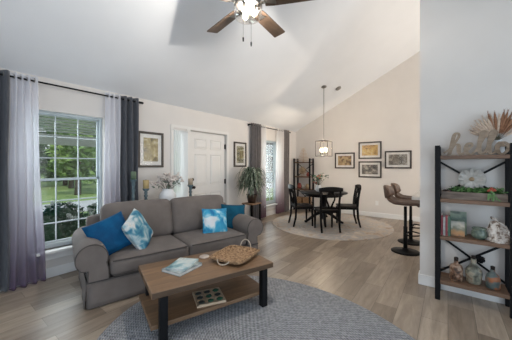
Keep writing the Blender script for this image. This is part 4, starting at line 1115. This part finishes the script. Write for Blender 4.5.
o = bw.build('black_bow', M['black'], loc=(NX+.235, -.262, .425)); tag(o, 'black metal bow at the crossing of the lower braces', 'ornament')

# far corner shelf decor
FX, FY, FWd = 6.97, 3.80, .52
M['drift'] = mat('driftwood', (.60, .44, .30), .8, c2=(.44, .30, .18), scale=20)
dtm = thing('driftwood_tree', 'driftwood stick tree on top of the far corner shelf', 'ornament', (FX+.13, FY-.26, 1.476))
MB().cyl((0, 0, 0), (0, 0, .42), .007, 8).lathe([(.05, 0), (.05, .012)], n=14).build('trunk', M['drift'], dtm)
for k in range(9):
    z = .04+k*.044; w_ = .19*(1-k/10)+.02; a = random.uniform(-.25, .25); tl_ = random.uniform(-.012, .012)
    MB().tube([(-w_*math.sin(a)*.3, w_, z+tl_), (.01, 0, z+.008), (w_*math.sin(a)*.3, -w_, z-tl_)], [.006, .009, .005], 7).build('stick', M['drift'], dtm)
sb = thing('sunburst_disc', 'wooden sunburst flower disc on the far corner shelf', 'ornament', (FX+.17, FY-.21, 1.036))
s_ = MB().lathe([(.06, 0), (.06, .015), (.001, .02)], n=20, M=Matrix.Translation((0, 0, .17)) @ RyX)
s_.box(-.008, .05, -.05, .05, 0, .012).build('centre', M['tan'], sb)
ry_ = MB()
for k in range(16):
    q = Matrix.Translation((0, 0, .17)) @ Matrix.Rotation(2*PI*k/16, 4, 'X'); L_ = .16 if k % 2 else .13
    ry_.add([q @ Vector(p) for p in [(-.005, -.012, .05), (-.005, .012, .05), (-.005, .016, L_*.75), (-.005, 0, L_), (-.005, -.016, L_*.75), (.006, 0, L_*.6)]], [(0, 1, 2, 3, 4), (0, 5, 1), (1, 5, 2), (2, 5, 3), (3, 5, 4), (4, 5, 0)])
ry_.build('rays', M['drift'], sb)
M['redcer'] = mat('red_ceramic', (.34, .07, .05), .35); M['creamcer'] = mat('cream_ceramic', (.62, .56, .48), .4)
def pot(y, z, s, m, lab):
    o = MB().lathe([(.035*s, 0), (.06*s, .03*s), (.068*s, .08*s), (.045*s, .12*s), (.04*s, .14*s), (.05*s, .15*s), (.04*s, .15*s), (.03*s, .12*s)], n=18).build('small_jar', m, loc=(FX+.12, y, z)); tag(o, lab, 'jar', 'jars on the far corner shelf')
pot(FY-.42, 1.036, .8, M['redcer'], 'small red jar right of the sunburst on the far corner shelf')
pot(FY-.475, 1.036, .5, M['creamcer'], 'tiny cream jar at the right end of the sunburst shelf')
pot(FY-.13, .656, 1.1, M['redcer'], 'larger red jar at left of the far shelf third tier')
pot(FY-.27, .656, .9, M['creamcer'], 'cream jar in the middle of the far shelf third tier')
pot(FY-.40, .656, 1.0, M['tan'], 'tan jar at right of the far shelf third tier')
bx_ = MB().box(0, .2, -.18, 0, 0, .17).box(-.006, .206, -.186, .006, .17, .19).build('storage_box', M['wicker'], loc=(FX+.04, FY-.05, .201)); tag(bx_, 'woven storage box at left on the bottom tier of the far shelf', 'box', 'boxes on the far shelf')
bx2 = bx_.copy(); COL.objects.link(bx2); bx2.location.y = FY-.29; bx2['label'] = 'woven storage box at right on the bottom tier of the far shelf'
